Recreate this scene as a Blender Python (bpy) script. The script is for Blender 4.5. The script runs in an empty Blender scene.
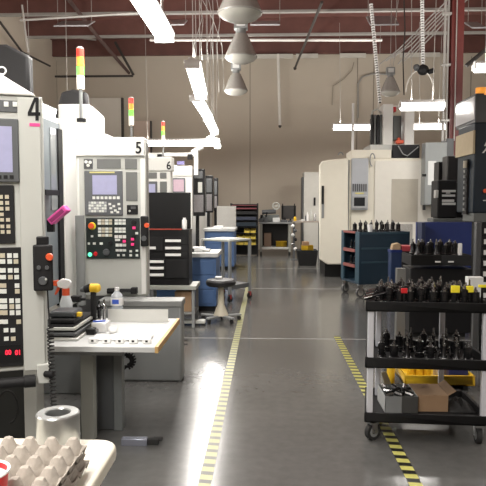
import bpy, bmesh, math, random
from mathutils import Vector, Matrix
random.seed(7)
R = math.radians; PI = math.pi
col = bpy.context.scene.collection
FPX = 600.0
CAM = Vector((0, 0, 1.55))
PITCH = math.atan(39 / FPX); YAW = math.atan(23 / FPX)
CROT = Matrix.Rotation(YAW, 4, 'Z') @ Matrix.Rotation(PI / 2 - PITCH, 4, 'X')

# ---------------------------------------------------------------- measuring
def ray(px, py):
    return (CROT @ Vector(((px - 243) / FPX, (243 - py) / FPX, -1, 0))).to_3d()
def at(px, py, Y):
    d = ray(px, py); return CAM + d * (Y / d.y)
def onz(px, py, z):
    d = ray(px, py); return CAM + d * ((z - CAM.z) / d.z)
def onx(px, py, X):
    d = ray(px, py); return CAM + d * (X / d.x)
def rz(z): return lambda: z

# ---------------------------------------------------------------- materials
MATS = {}
def mat(name, c, rough=.5, metal=0, var=.06, scale=8, bump=0, emit=0, spec=None, coat=0, trans=0, ecol=None, rvar=0):
    if name in MATS: return MATS[name]
    m = bpy.data.materials.new(name); m.use_nodes = True
    nt = m.node_tree; N = nt.nodes; L = nt.links
    b = N['Principled BSDF']
    b.inputs['Roughness'].default_value = rough; b.inputs['Metallic'].default_value = metal
    if spec is not None: b.inputs['Specular IOR Level'].default_value = spec
    if coat: b.inputs['Coat Weight'].default_value = coat; b.inputs['Coat Roughness'].default_value = .1
    if trans: b.inputs['Transmission Weight'].default_value = trans
    tc = N.new('ShaderNodeTexCoord'); no = N.new('ShaderNodeTexNoise')
    no.inputs['Scale'].default_value = scale; no.inputs['Detail'].default_value = 5
    L.new(tc.outputs['Object'], no.inputs['Vector'])
    mx = N.new('ShaderNodeMix'); mx.data_type = 'RGBA'
    lo = [max(0, x * (1 - var)) for x in c]; hi = [min(1, x * (1 + var)) for x in c]
    mx.inputs[6].default_value = (*lo, 1); mx.inputs[7].default_value = (*hi, 1)
    L.new(no.outputs['Fac'], mx.inputs[0]); L.new(mx.outputs[2], b.inputs['Base Color'])
    if rvar:
        mr = N.new('ShaderNodeMapRange'); mr.inputs[3].default_value = rough - rvar; mr.inputs[4].default_value = rough + rvar
        L.new(no.outputs['Fac'], mr.inputs[0]); L.new(mr.outputs[0], b.inputs['Roughness'])
    if bump:
        bp = N.new('ShaderNodeBump'); bp.inputs['Strength'].default_value = bump; bp.inputs['Distance'].default_value = .01
        L.new(no.outputs['Fac'], bp.inputs['Height']); L.new(bp.outputs['Normal'], b.inputs['Normal'])
    if emit:
        b.inputs['Emission Color'].default_value = (*(ecol or c), 1); b.inputs['Emission Strength'].default_value = emit
    MATS[name] = m; return m

WHITE = mat('machine_white', (.74, .74, .71), .38, var=.03)
CREAM = mat('machine_cream', (.74, .71, .61), .4, var=.03)
LGREY = mat('light_grey_paint', (.50, .51, .48), .42, var=.04)
MGREY = mat('mid_grey_paint', (.23, .24, .24), .45, var=.06)
DGREY = mat('dark_grey_paint', (.085, .09, .095), .45, var=.08)
BLUEGREY = mat('blue_grey_paint', (.20, .23, .25), .3, var=.05)
BLACK = mat('black_paint', (.010, .010, .011), .42, var=.1, spec=.25)
MBLACK = mat('matte_black_plastic', (.014, .014, .015), .6, var=.1, spec=.25)
RUB = mat('black_rubber', (.015, .015, .015), .8)
NAVY = mat('navy_paint', (.012, .02, .03), .45, spec=.3)
BLUE = mat('blue_steel_paint', (.018, .04, .065), .4, var=.12)
BRBLUE = mat('bright_blue_paint', (.008, .022, .13), .45, var=.1)
CABBLUE = mat('cabinet_blue_paint', (.06, .12, .26), .45, var=.08)
STEEL = mat('brushed_steel', (.45, .46, .47), .3, 1, var=.1, scale=20, rvar=.08)
ALU = mat('machined_aluminium', (.42, .43, .43), .3, .85, var=.08, scale=30)
PALU = mat('aluminium_angle', (.6, .6, .57), .4, .3, var=.05)
POST = mat('aluminium_post', (.62, .63, .68), .38, .25, var=.04)
DSTEEL = mat('dark_tool_steel', (.035, .035, .037), .25, .8, var=.3, scale=40)
SILV = mat('silver_tool_steel', (.33, .33, .33), .25, 1, var=.2, scale=40)
YEL = mat('yellow_plastic', (.75, .47, .02), .45)
BYEL = mat('bright_yellow_plastic', (.85, .72, .03), .45)
RED = mat('red_plastic', (.55, .015, .02), .4)
ORG = mat('orange_red_plastic', (.75, .10, .03), .4)
PINK = mat('pink_plastic', (.75, .10, .38), .45)
WPL = mat('white_plastic', (.8, .8, .79), .4, var=.02)
BOXM = mat('cardboard', (.30, .19, .11), .85, var=.08, scale=20)
PULP = mat('moulded_pulp', (.34, .305, .265), .9, var=.12, scale=90, bump=.25)
WOOD = mat('pine_edge', (.52, .33, .13), .5, var=.2, scale=30)
PLY = mat('pale_board', (.50, .42, .28), .7, var=.1, scale=14)
LAM = mat('white_laminate', (.50, .51, .51), .3, var=.02)
CLAM = mat('cream_laminate', (.68, .64, .54), .35, var=.03)
KEYW = mat('key_white', (.72, .74, .70), .5, var=.02)
KEYB = mat('key_beige', (.55, .50, .38), .5, var=.05)
REDBR = mat('red_brown_steel_paint', (.125, .052, .043), .6, var=.3, scale=3)
RBCOL = mat('red_brown_column_paint', (.13, .025, .022), .5, var=.15)
PIPE = mat('galvanised_pipe', (.42, .41, .39), .5, .4, var=.1)
DPIPE = mat('dark_iron_pipe', (.05, .045, .042), .6, .2)
WALL = mat('beige_wall_paint', (.53, .47, .39), .75, var=.06, scale=.7)
PANEL1 = mat('pale_panel_paint', (.74, .70, .63), .6, var=.04, scale=2)
PANEL2 = mat('tan_panel_paint', (.66, .54, .46), .6, var=.04, scale=2)
FOIL = mat('silver_foil', (.45, .46, .48), .45, .5, var=.15, scale=12, bump=.5)
SCR = mat('screen_glow', (.16, .15, .22), .3, emit=.42, ecol=(.62, .62, .86), var=.25, scale=30)
SCRP = mat('screen_glow_pink', (.2, .14, .16), .3, emit=.45, ecol=(.85, .6, .68), var=.25, scale=30)
REDLED = mat('red_led', (.9, .03, .05), .4, emit=1.2, ecol=(1, .02, .06))
GRNLED = mat('green_lamp', (.1, .7, .4), .4, emit=1.0, ecol=(.15, 1, .55))
GLOWW = mat('tube_bloom', (1, 1, 1), .5, emit=9, ecol=(1, .97, .92))
BEAR = mat('beacon_red', (.8, .05, .03), .3, emit=.5)
BEAO = mat('beacon_orange', (.9, .35, .05), .3, emit=.6)
BEAG = mat('beacon_green', (.2, .75, .08), .3, emit=.7)
BEAW = mat('beacon_clear', (.85, .8, .68), .3, emit=.35)
GLASSW = mat('acrylic_lamp_shade', (.50, .49, .46), .22, var=.12, scale=25, trans=.35)
LENS = mat('frosted_lens', (.62, .61, .56), .25, trans=.2)
PAPER = mat('paper_sheet', (.62, .63, .62), .8)
BLUEL = mat('blue_label', (.04, .10, .5), .5)
PET = mat('clear_plastic', (.75, .8, .85), .15, trans=.6)
UPH = mat('black_vinyl', (.012, .012, .013), .45)
BEIGE = mat('beige_enamel', (.52, .48, .38), .4)
GRAN = mat('speckled_board', (.33, .32, .30), .7, var=.5, scale=60)

mat('deep_grey_panel', (.12, .13, .125), .5)  # plain dark grey for rails, motor and machine beds
mat('pale_grey_steel', (.33, .34, .31), .5)
def floor_mat():
    m = bpy.data.materials.new('polished_concrete'); m.use_nodes = True
    nt = m.node_tree; N = nt.nodes; L = nt.links; b = N['Principled BSDF']
    tc = N.new('ShaderNodeTexCoord')
    n1 = N.new('ShaderNodeTexNoise'); n1.inputs['Scale'].default_value = .9; n1.inputs['Detail'].default_value = 8; n1.inputs['Roughness'].default_value = .65
    n2 = N.new('ShaderNodeTexNoise'); n2.inputs['Scale'].default_value = 14; n2.inputs['Detail'].default_value = 6
    L.new(tc.outputs['Object'], n1.inputs['Vector']); L.new(tc.outputs['Object'], n2.inputs['Vector'])
    r = N.new('ShaderNodeValToRGB'); r.color_ramp.elements[0].position = .3; r.color_ramp.elements[1].position = .72
    r.color_ramp.elements[0].color = (.102, .102, .099, 1); r.color_ramp.elements[1].color = (.132, .13, .125, 1)
    L.new(n1.outputs['Fac'], r.inputs[0])
    mx = N.new('ShaderNodeMix'); mx.data_type = 'RGBA'; mx.blend_type = 'MULTIPLY'; mx.inputs[0].default_value = .35
    L.new(r.outputs[0], mx.inputs[6]); L.new(n2.outputs['Fac'], mx.inputs[7])
    # saw-cut joints filled with pale sealant
    sp = N.new('ShaderNodeSeparateXYZ'); L.new(tc.outputs['Object'], sp.inputs[0])
    add = None
    for y0, w in ((6.85, .014), (10.95, .02), (14.4, .02)):
        s = N.new('ShaderNodeMath'); s.operation = 'SUBTRACT'; s.inputs[1].default_value = y0; L.new(sp.outputs['Y'], s.inputs[0])
        a = N.new('ShaderNodeMath'); a.operation = 'ABSOLUTE'; L.new(s.outputs[0], a.inputs[0])
        c = N.new('ShaderNodeMath'); c.operation = 'LESS_THAN'; c.inputs[1].default_value = w; L.new(a.outputs[0], c.inputs[0])
        if add is None: add = c
        else:
            q = N.new('ShaderNodeMath'); q.operation = 'MAXIMUM'; L.new(add.outputs[0], q.inputs[0]); L.new(c.outputs[0], q.inputs[1]); add = q
    m2 = N.new('ShaderNodeMix'); m2.data_type = 'RGBA'; m2.inputs[7].default_value = (.36, .36, .35, 1)
    L.new(add.outputs[0], m2.inputs[0]); L.new(mx.outputs[2], m2.inputs[6]); L.new(m2.outputs[2], b.inputs['Base Color'])
    mr = N.new('ShaderNodeMapRange'); mr.inputs[3].default_value = .13; mr.inputs[4].default_value = .22
    L.new(n1.outputs['Fac'], mr.inputs[0]); L.new(mr.outputs[0], b.inputs['Roughness'])
    bp = N.new('ShaderNodeBump'); bp.inputs['Strength'].default_value = .04; bp.inputs['Distance'].default_value = .01
    L.new(n2.outputs['Fac'], bp.inputs['Height']); L.new(bp.outputs['Normal'], b.inputs['Normal'])
    return m

def tape_mat(name, ca, cb, duty, pitch=.105, skew=.12):
    m = bpy.data.materials.new(name); m.use_nodes = True
    nt = m.node_tree; N = nt.nodes; L = nt.links; b = N['Principled BSDF']; b.inputs['Roughness'].default_value = .4
    tc = N.new('ShaderNodeTexCoord'); sp = N.new('ShaderNodeSeparateXYZ'); L.new(tc.outputs['Object'], sp.inputs[0])
    a = N.new('ShaderNodeMath'); a.operation = 'MULTIPLY_ADD'; a.inputs[1].default_value = skew; L.new(sp.outputs['X'], a.inputs[0]); L.new(sp.outputs['Y'], a.inputs[2])
    d = N.new('ShaderNodeMath'); d.operation = 'DIVIDE'; d.inputs[1].default_value = pitch; L.new(a.outputs[0], d.inputs[0])
    f = N.new('ShaderNodeMath'); f.operation = 'FRACT'; L.new(d.outputs[0], f.inputs[0])
    g = N.new('ShaderNodeMath'); g.operation = 'GREATER_THAN'; g.inputs[1].default_value = duty; L.new(f.outputs[0], g.inputs[0])
    no = N.new('ShaderNodeTexNoise'); no.inputs['Scale'].default_value = 18; L.new(tc.outputs['Object'], no.inputs['Vector'])
    mx = N.new('ShaderNodeMix'); mx.data_type = 'RGBA'; mx.inputs[6].default_value = (*ca, 1); mx.inputs[7].default_value = (*cb, 1)
    L.new(g.outputs[0], mx.inputs[0])
    m2 = N.new('ShaderNodeMix'); m2.data_type = 'RGBA'; m2.blend_type = 'MULTIPLY'; m2.inputs[0].default_value = .4
    L.new(mx.outputs[2], m2.inputs[6]); L.new(no.outputs['Fac'], m2.inputs[7]); L.new(m2.outputs[2], b.inputs['Base Color'])
    return m

# ---------------------------------------------------------------- mesh builder
class MB:
    def __init__(s): s.bm = bmesh.new(); s.mats = []
    def mi(s, m):
        if m is None: return 0
        if m not in s.mats: s.mats.append(m)
        return s.mats.index(m)
    def _f(s, vs, faces, m):
        bv = [s.bm.verts.new(v) for v in vs]; i = s.mi(m)
        for f in faces:
            try:
                g = s.bm.faces.new([bv[k] for k in f]); g.material_index = i; g.smooth = True
            except ValueError: pass
        return bv
    def box(s, x0, x1, y0, y1, z0, z1, m=None, M=None):
        vs = [Vector((x, y, z)) for z in (z0, z1) for x, y in ((x0, y0), (x1, y0), (x1, y1), (x0, y1))]
        if M: vs = [M @ v for v in vs]
        s._f(vs, [(3, 2, 1, 0), (4, 5, 6, 7), (0, 1, 5, 4), (1, 2, 6, 5), (2, 3, 7, 6), (3, 0, 4, 7)], m); return s
    def prism(s, poly, a, b, axis='y', m=None, M=None):
        # poly in the two other axes, extruded along axis from a to b
        def P(u, v, t):
            return {'y': Vector((u, t, v)), 'x': Vector((t, u, v)), 'z': Vector((u, v, t))}[axis]
        n = len(poly); vs = [P(u, v, a) for u, v in poly] + [P(u, v, b) for u, v in poly]
        if M: vs = [M @ v for v in vs]
        s._f(vs, [tuple(range(n)), tuple(range(2 * n - 1, n - 1, -1))] + [(i, i + n, (i + 1) % n + n, (i + 1) % n) for i in range(n)], m); return s
    def cyl(s, p0, p1, r, r2=None, seg=14, m=None, M=None):
        p0 = Vector(p0); p1 = Vector(p1); r2 = r if r2 is None else r2
        if M: p0 = M @ p0; p1 = M @ p1
        d = (p1 - p0).normalized(); a = d.orthogonal().normalized(); b = d.cross(a)
        vs = []
        for p, q in ((p0, r), (p1, r2)):
            vs += [p + (a * math.cos(2 * PI * i / seg) + b * math.sin(2 * PI * i / seg)) * q for i in range(seg)]
        s._f(vs, [tuple(range(seg - 1, -1, -1)), tuple(range(seg, 2 * seg))] + [(i, (i + 1) % seg, (i + 1) % seg + seg, i + seg) for i in range(seg)], m); return s
    def tube(s, pts, r, seg=8, m=None, closed=False):
        pts = [Vector(p) for p in pts]; n = len(pts); vs = []; prev = None
        for i, p in enumerate(pts):
            if closed: t = pts[(i + 1) % n] - pts[i - 1]
            else: t = pts[min(i + 1, n - 1)] - pts[max(i - 1, 0)]
            t = t.normalized()
            a = t.orthogonal().normalized() if prev is None else (prev - t * prev.dot(t)).normalized()
            prev = a; b = t.cross(a)
            vs += [p + (a * math.cos(2 * PI * k / seg) + b * math.sin(2 * PI * k / seg)) * r for k in range(seg)]
        fs = []
        for i in range(n if closed else n - 1):
            j = (i + 1) % n
            fs += [(i * seg + k, i * seg + (k + 1) % seg, j * seg + (k + 1) % seg, j * seg + k) for k in range(seg)]
        if not closed: fs += [tuple(range(seg - 1, -1, -1)), tuple(range((n - 1) * seg, n * seg))]
        s._f(vs, fs, m); return s
    def lathe(s, prof, c=(0, 0, 0), seg=24, m=None, M=None):
        c = Vector(c); vs = []; n = len(prof)
        for r, z in prof:
            for k in range(seg):
                v = c + Vector((r * math.cos(2 * PI * k / seg), r * math.sin(2 * PI * k / seg), z)); vs.append(M @ v if M else v)
        fs = []
        for i in range(n - 1):
            fs += [(i * seg + k, i * seg + (k + 1) % seg, (i + 1) * seg + (k + 1) % seg, (i + 1) * seg + k) for k in range(seg)]
        if prof[0][0] > 1e-6: fs.append(tuple(range(seg - 1, -1, -1)))
        if prof[-1][0] > 1e-6: fs.append(tuple(range((n - 1) * seg, n * seg)))
        s._f(vs, fs, m); return s
    def sphere(s, c, r, m=None, sc=(1, 1, 1), seg=14):
        n = seg // 2
        prof = [(max(1e-4, math.sin(PI * i / n)) * r, -math.cos(PI * i / n) * r) for i in range(n + 1)]
        M = Matrix.Translation(Vector(c)) @ Matrix.Diagonal((*sc, 1))
        return s.lathe(prof, seg=seg, m=m, M=M)
    def quad(s, pts, t, m=None):
        # a plate from four corners, thickness t along its normal (away from the corner winding)
        p = [Vector(q) for q in pts]; n = (p[1] - p[0]).cross(p[3] - p[0]).normalized() * t
        vs = p + [q - n for q in p]
        s._f(vs, [(0, 1, 2, 3), (7, 6, 5, 4), (0, 4, 5, 1), (1, 5, 6, 2), (2, 6, 7, 3), (3, 7, 4, 0)], m); return s
    def text(s, body, size, M, depth=.002, m=None, bold=.0):
        c = bpy.data.curves.new('t', 'FONT'); c.body = body; c.size = size; c.extrude = depth; c.offset = bold
        c.align_x = 'CENTER'; c.align_y = 'CENTER'; c.resolution_u = 4
        o = bpy.data.objects.new('t', c); col.objects.link(o); bpy.context.view_layer.update()
        me = bpy.data.meshes.new_from_object(o.evaluated_get(bpy.context.evaluated_depsgraph_get()))
        i = s.mi(m); n0 = len(s.bm.faces); me.transform(M); s.bm.from_mesh(me); s.bm.faces.ensure_lookup_table()
        for f in s.bm.faces[n0:]: f.material_index = i; f.smooth = False
        bpy.data.objects.remove(o); bpy.data.curves.remove(c); bpy.data.meshes.remove(me); return s
    def build(s, name, m=None, parent=None, bev=0, local=False, seg=2):
        bm = s.bm
        bmesh.ops.remove_doubles(bm, verts=bm.verts, dist=1e-6)
        bmesh.ops.recalc_face_normals(bm, faces=bm.faces)
        for e in bm.edges:
            if len(e.link_faces) == 2 and e.calc_face_angle(0) > R(32): e.smooth = False
        me = bpy.data.meshes.new(name)
        off = Vector((0, 0, 0))
        if parent is None:
            xs = [v.co for v in bm.verts]
            off = Vector(((min(v.x for v in xs) + max(v.x for v in xs)) / 2, (min(v.y for v in xs) + max(v.y for v in xs)) / 2, min(v.z for v in xs)))
            bm.transform(Matrix.Translation(-off))
        elif not local:
            bm.transform(wm(parent).inverted())
        bm.to_mesh(me); bm.free()
        for q in s.mats or [m]: me.materials.append(q if q else m)
        o = bpy.data.objects.new(name, me); col.objects.link(o); o.location = off
        if parent is not None: o.parent = parent; o.location = (0, 0, 0)
        if bev:
            b = o.modifiers.new('b', 'BEVEL'); b.width = bev; b.segments = seg; b.limit_method = 'ANGLE'; b.angle_limit = R(40)
        return o
def wm(o):
    M = Matrix.Translation(o.location) @ o.rotation_euler.to_matrix().to_4x4()
    return wm(o.parent) @ M if o.parent else M
def tag(o, label=None, cat=None, group=None, kind=None):
    if label: o['label'] = label
    if cat: o['category'] = cat
    if group: o['group'] = group
    if kind: o['kind'] = kind
    return o
def thing(name, loc, label, cat, group=None, rot=0):
    o = bpy.data.objects.new(name, None); col.objects.link(o); o.location = loc; o.rotation_euler = (0, 0, rot)
    o.empty_display_size = .1
    return tag(o, label, cat, group)
def dup(o, loc=None, rot=None, label=None, group=None, parent=None):
    c = o.copy(); col.objects.link(c)
    if parent is not None: c.parent = parent
    if loc is not None: c.location = loc
    if rot is not None: c.rotation_euler = (0, 0, rot)
    if label: c['label'] = label
    if group: c['group'] = group
    for ch in list(o.children):
        dup(ch, parent=c)
    return c
def struct(o): o['kind'] = 'structure'; return o
def bx(x0, x1, y0, y1, z0, z1, name, m, parent=None, bev=0): return MB().box(x0, x1, y0, y1, z0, z1, m).build(name, m, parent, bev)

# ---------------------------------------------------------------- room shell
XL, XR, YF, YB, ZC = -7.1, 8.6, -4.0, 20.4, 6.95
struct(MB().box(XL, XR, YF, YB, -.1, 0).build('floor', floor_mat()))
# floor object origin is its centre, so joints are given in that frame
fm = bpy.data.objects['floor']; me = fm.data; me.transform(Matrix.Translation(fm.location)); fm.location = (0, 0, 0)
w = MB(); w.box(XL, XR, YB, YB + .2, 0, ZC, WALL)
struct(w.build('wall_back', WALL))
struct(bx(XL - .2, XL, YF, YB + .2, 0, ZC, 'wall_left', WALL))
struct(bx(XR, XR + .2, YF, YB + .2, 0, ZC, 'wall_right', WALL))
struct(bx(XL, XR, YF - .2, YF, 0, ZC, 'wall_front', WALL))
struct(bx(XL - .2, XR + .2, YF - .2, YB + .2, ZC, ZC + .15, 'ceiling', REDBR))
# joists: web with pale bottom flange
for i, Y in enumerate((20.05, 17.87, 15.76, 14.0, 12.0, 10.0, 8.0, 6.0, 4.0, 2.0, 0.0)):
    j = MB(); j.box(XL, XR, Y - .045, Y + .045, 6.5, ZC, REDBR)
    struct(j.build('ceiling_joist' if i == 0 else 'ceiling_joist', REDBR))
    struct(bx(XL, XR, Y - .06, Y + .06, 6.44, 6.5, 'trim_%d' % (i + 1), PIPE if i in (1, 2, 3) else REDBR))
# long ceiling beams running down the hall
for i, X in enumerate(()):
    g = MB(); g.box(X - .1, X + .1, YF, YB, 6.12, 6.16, RBCOL); g.box(X - .02, X + .02, YF, YB, 6.16, 6.42, RBCOL); g.box(X - .1, X + .1, YF, YB, 6.40, 6.44, RBCOL)
    struct(g.build('ceiling_beam', RBCOL))
# wall panel joints and pale ledger strips at the head of the back wall
for i, px in enumerate((59, 250, 356, 372, 468)):
    p = at(px, 200, YB); struct(bx(p.x - .012, p.x + .012, YB - .012, YB, 0, 6.4, 'trim_%d' % (20 + i), mat('joint_filler', (.24, .21, .17), .8)))
for i, (a, b) in enumerate(((200, 293), (296, 318), (340, 366), (400, 440))):
    p = at(a, 59, YB - .5); q = at(b, 59, YB - .5); struct(bx(p.x, q.x, YB - .5, YB - .46, 6.28, 6.42, 'trim_%d' % (30 + i), mat('ledger_white', (.55, .53, .48), .7)))
# two tall pale sliding doors on the back wall, dark jamb strip between
p = at(88, 98, YB - .1); q = at(121, 98, YB - .1)
d = MB().box(p.x, q.x, YB - .1, YB, 0, p.z).build('door_1', PANEL1); struct(d)
struct(bx(q.x, q.x + .07, YB - .12, YB, 0, p.z, 'trim_40', mat('jamb_dark', (.06, .055, .05), .6)))
p = at(134, 121, YB - .1); q = at(150, 121, YB - .1)
struct(bx(p.x, q.x, YB - .1, YB, 0, p.z, 'door_2', PANEL2))
struct(bx(q.x, q.x + .05, YB - .12, YB, 0, p.z, 'trim_41', MATS['jamb_dark']))

# floor tape
TP = tape_mat('hazard_tape_striped', (.58, .56, .16), (.018, .018, .015), .52)
TW = tape_mat('hazard_tape_worn', (.46, .46, .20), (.10, .10, .085), .58)
t = MB().box(-.337 - .037, -.337 + .037, 2.4, 11.5, 0, .0012, TW).build('floor_tape', TW); tag(t, 'worn yellow and grey striped floor tape marking the left edge of the aisle', 'tape')
t = MB().box(.832 - .037, .832 + .037, 2.4, 7.0, 0, .0012, TP).build('floor_tape', TP); tag(t, 'yellow and black striped floor tape running under the black tool cart', 'tape')

# red-brown column with conduits
p = at(448.5, 100, 12.5); q = at(460.5, 100, 12.5); cx = (p.x + q.x) / 2; hw = (q.x - p.x) / 2
c = MB(); c.box(p.x, q.x, 12.38, 12.41, 0, 6.12, RBCOL); c.box(cx - .012, cx + .012, 12.41, 12.6, 0, 6.12, RBCOL); c.box(p.x, q.x, 12.6, 12.63, 0, 6.12, RBCOL)
struct(c.build('column', RBCOL))
for k, (px, r) in enumerate(((443.5, .028), (446.8, .022), (455, .012))):
    p = at(px, 100, 12.33)
    o = MB().cyl((p.x, 12.33, 2.82), (p.x, 12.33, 6.1), r, m=PIPE)
    if k == 0:
        for z in (2, 3.2, 4.3, 5.3): o.box(p.x - .05, p.x + .12, 12.29, 12.38, z, z + .04, PIPE)
    tag(o.build('conduit_pipe', PIPE), ['thick grey conduit leftmost beside the red-brown column', 'thinner grey conduit second beside the red-brown column', 'thin pale conduit running down the face of the red-brown column'][k], 'pipe')

# ---------------------------------------------------------------- overhead pipes
def pipe(pts, r, label, m=PIPE, name='ceiling_pipe', cat='pipe', group=None, caps=None):
    o = MB().tube(pts, r, m=m)
    if caps: o.lathe([(.02, 0), (.05, .03), (.05, .08), (.02, .1)], Vector(pts[-1]) - Vector((0, 0, .06)), seg=10, m=caps)
    return tag(o.build(name, m), label, cat, group)
pipe([at(322, 2, 13.4), at(295, 68, 19.5)], .035, 'long dark sprinkler pipe hanging aslant below the ceiling right of the round lamps', DPIPE, caps=DPIPE)
pipe([at(278, 54, 19.9), at(280, 126, 19.9)], .045, 'thin white drop pipe hanging down the middle of the back wall', mat('white_pipe', (.75, .73, .68), .5), caps=DPIPE)
pipe([at(55, 76.5, 19.3), at(133, 76, 19.3)], .035, 'dark horizontal pipe across the upper left of the back wall', DPIPE)
pipe([at(115, 42, 19.0), at(133.5, 75, 19.0)], .04, 'dark diagonal brace running down to the dark horizontal pipe', DPIPE, name='diagonal_brace', cat='brace')
pipe([at(66, -4, 14.2), at(97, 36, 16.6), at(129, 73, 19.4)], .05, 'dark roof strut running aslant under the left ceiling', mat('strut_paint', (.07, .04, .036), .6), name='roof_strut', cat='strut')
pipe([at(0, 22, 14.5), at(22, 52, 17), at(50, 66, 18.6)], .03, 'thin dark conduit along the top of the left wall', DPIPE, name='conduit_pipe')
pipe([at(60, 35, 18.5), at(96, 40, 18.5)], .025, 'short grey pipe under the left ceiling above the beacon of machine 4', PIPE)
pipe([at(22, 5, 12), at(28, 52, 12)], .02, 'thin grey vertical rod hanging at the far upper left', PIPE)
pipe([at(466, 66, 15), at(490, 46, 15)], .05, 'dark diagonal brace at the far upper right beyond the red-brown column', DPIPE, name='diagonal_brace', cat='brace')
pipe([at(150, 40, 16.8), at(382, 40, 16.8)], .04, 'long white pipe running across the hall under the ceiling joists', mat('white_duct', (.75, .73, .70), .5))
pipe([at(20, 20, 13.5), at(150, 12, 13.5)], .03, 'grey pipe running across the upper left under the ceiling', PIPE)
# conduit bundle sweeping up to the right
for k in range(6):
    a = at(380 + k * 6, 64 - (k % 3) * 3, 14.6 + k * .07); b = at(398 + k * 7, 50 - k * 3, 14.45 + k * .07); b2 = at(414 + k * 7.5, 34 - k * 4, 14.3 + k * .07); c2 = at(430 + k * 8, 17 - k * 4, 14.2 + k * .06); d2 = at(450 + k * 11, -2 - k * 3, 14.0)
    pipe([a, b, b2, c2, d2], .015, 'one of six grey conduits sweeping up to the right beneath the ceiling', PIPE, name='conduit_pipe', group='conduits sweeping up beside the column')
# conduits bent against the back wall
pts = [at(358, 118, YB - .1), at(358, 84, YB - .1), at(362, 77, YB - .1), at(372, 74, YB - .1), at(395, 74, YB - .1)]
pipe(pts, .03, 'grey conduit bent over at its top on the back wall behind the white machine', PIPE, name='conduit_pipe')
pts = [at(332, 105, YB - .1), at(333, 86, YB - .1), at(344, 79, YB - .1), at(352, 70, YB - .1), at(354, 62, YB - .1)]
pipe(pts, .014, 'thin curved cable loose on the back wall right of the middle', mat('tan_cable', (.33, .29, .23), .6), name='wall_cable', cat='cable')
pts = [at(420 + 14 * math.cos(a), 92 - 22 * math.sin(a), 16) for a in [i * PI / 10 for i in range(11)]]
pipe(pts, .016, 'white cable hanging in an arch behind the grey reel on the upper right', mat('white_cable', (.6, .58, .54), .5), name='looped_cable', cat='cable')
pts = [at(404 + 0, 0, 14), at(405, 30, 14), at(403, 60, 14), at(404, 95, 14)]
pipe(pts, .015, 'thin dark cable hanging left of the flexible drop with the black reel', DPIPE, name='hanging_cable', cat='cable')
# foil patches
for i, (a, b, c2, d2, Y, lab) in enumerate(((366, 16, 399, 24, 15.0, 'silver foil insulation patch on the ceiling beside the hanging segmented cable'), (251, 21, 280, 24, 14.8, 'pale ceiling patch right of the nearest round lamp'), (165, 20, 184, 24, 14.8, 'pale ceiling patch right of the nearest strip light'), (62, 21, 88, 25, 14.8, 'pale ceiling patch above the beacon of machine 4'), (464, 22, 486, 27, 14.9, 'pale ceiling patch at the far right beyond the column'))):
    p = at(a, b, Y); q = at(b and c2, d2, Y - .6)
    s = MB().quad([(p.x, Y, p.z), (p.x, Y - .6, q.z), (q.x, Y - .6, q.z), (q.x, Y, p.z)], .03, FOIL)
    for q_ in (p, q): s.cyl((q_.x, Y - .3, (p.z + q.z) / 2), (q_.x, Y - .3, ZC - .02), .008, seg=5, m=PIPE)
    tag(s.build('insulation_patch', FOIL), lab, 'insulation')

# flexible drops: pale segmented sleeve with dark rings
def flex_drop(p0, p1, label, plug):
    p0 = Vector(p0); p1 = Vector(p1)
    r = thing('segmented_cable_drop', p1, label, 'cable drop')
    s = MB(); n = int((p0 - p1).length / .05)
    for i in range(n):
        a = p0.lerp(p1, i / n); b = p0.lerp(p1, (i + .6) / n); c2 = p0.lerp(p1, (i + 1) / n)
        s.cyl(a, b, .04, seg=8, m=WPL); s.cyl(b, c2, .022, seg=8, m=MBLACK)
    s.build('cable_sleeve', WPL, r)
    if plug:
        g = MB(); g.sphere(p1, .12, MBLACK, (1, .8, .9)); g.cyl(p1 + Vector((.1, -.05, -.05)), p1 + Vector((.2, -.05, -.02)), .05, m=MBLACK); g.sphere(p1 + Vector((-.13, 0, .05)), .07, DGREY)
        g.build('plug_cluster', MBLACK, r)
flex_drop(at(371, 4, 12.8), at(380, 103, 12.8), 'white segmented cable sleeve hanging down to the white spindle tower', False)
flex_drop(at(422, -6, 12.5), at(423, 70, 12.5), 'white segmented cable drop ending in a black plug cluster', True)

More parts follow.
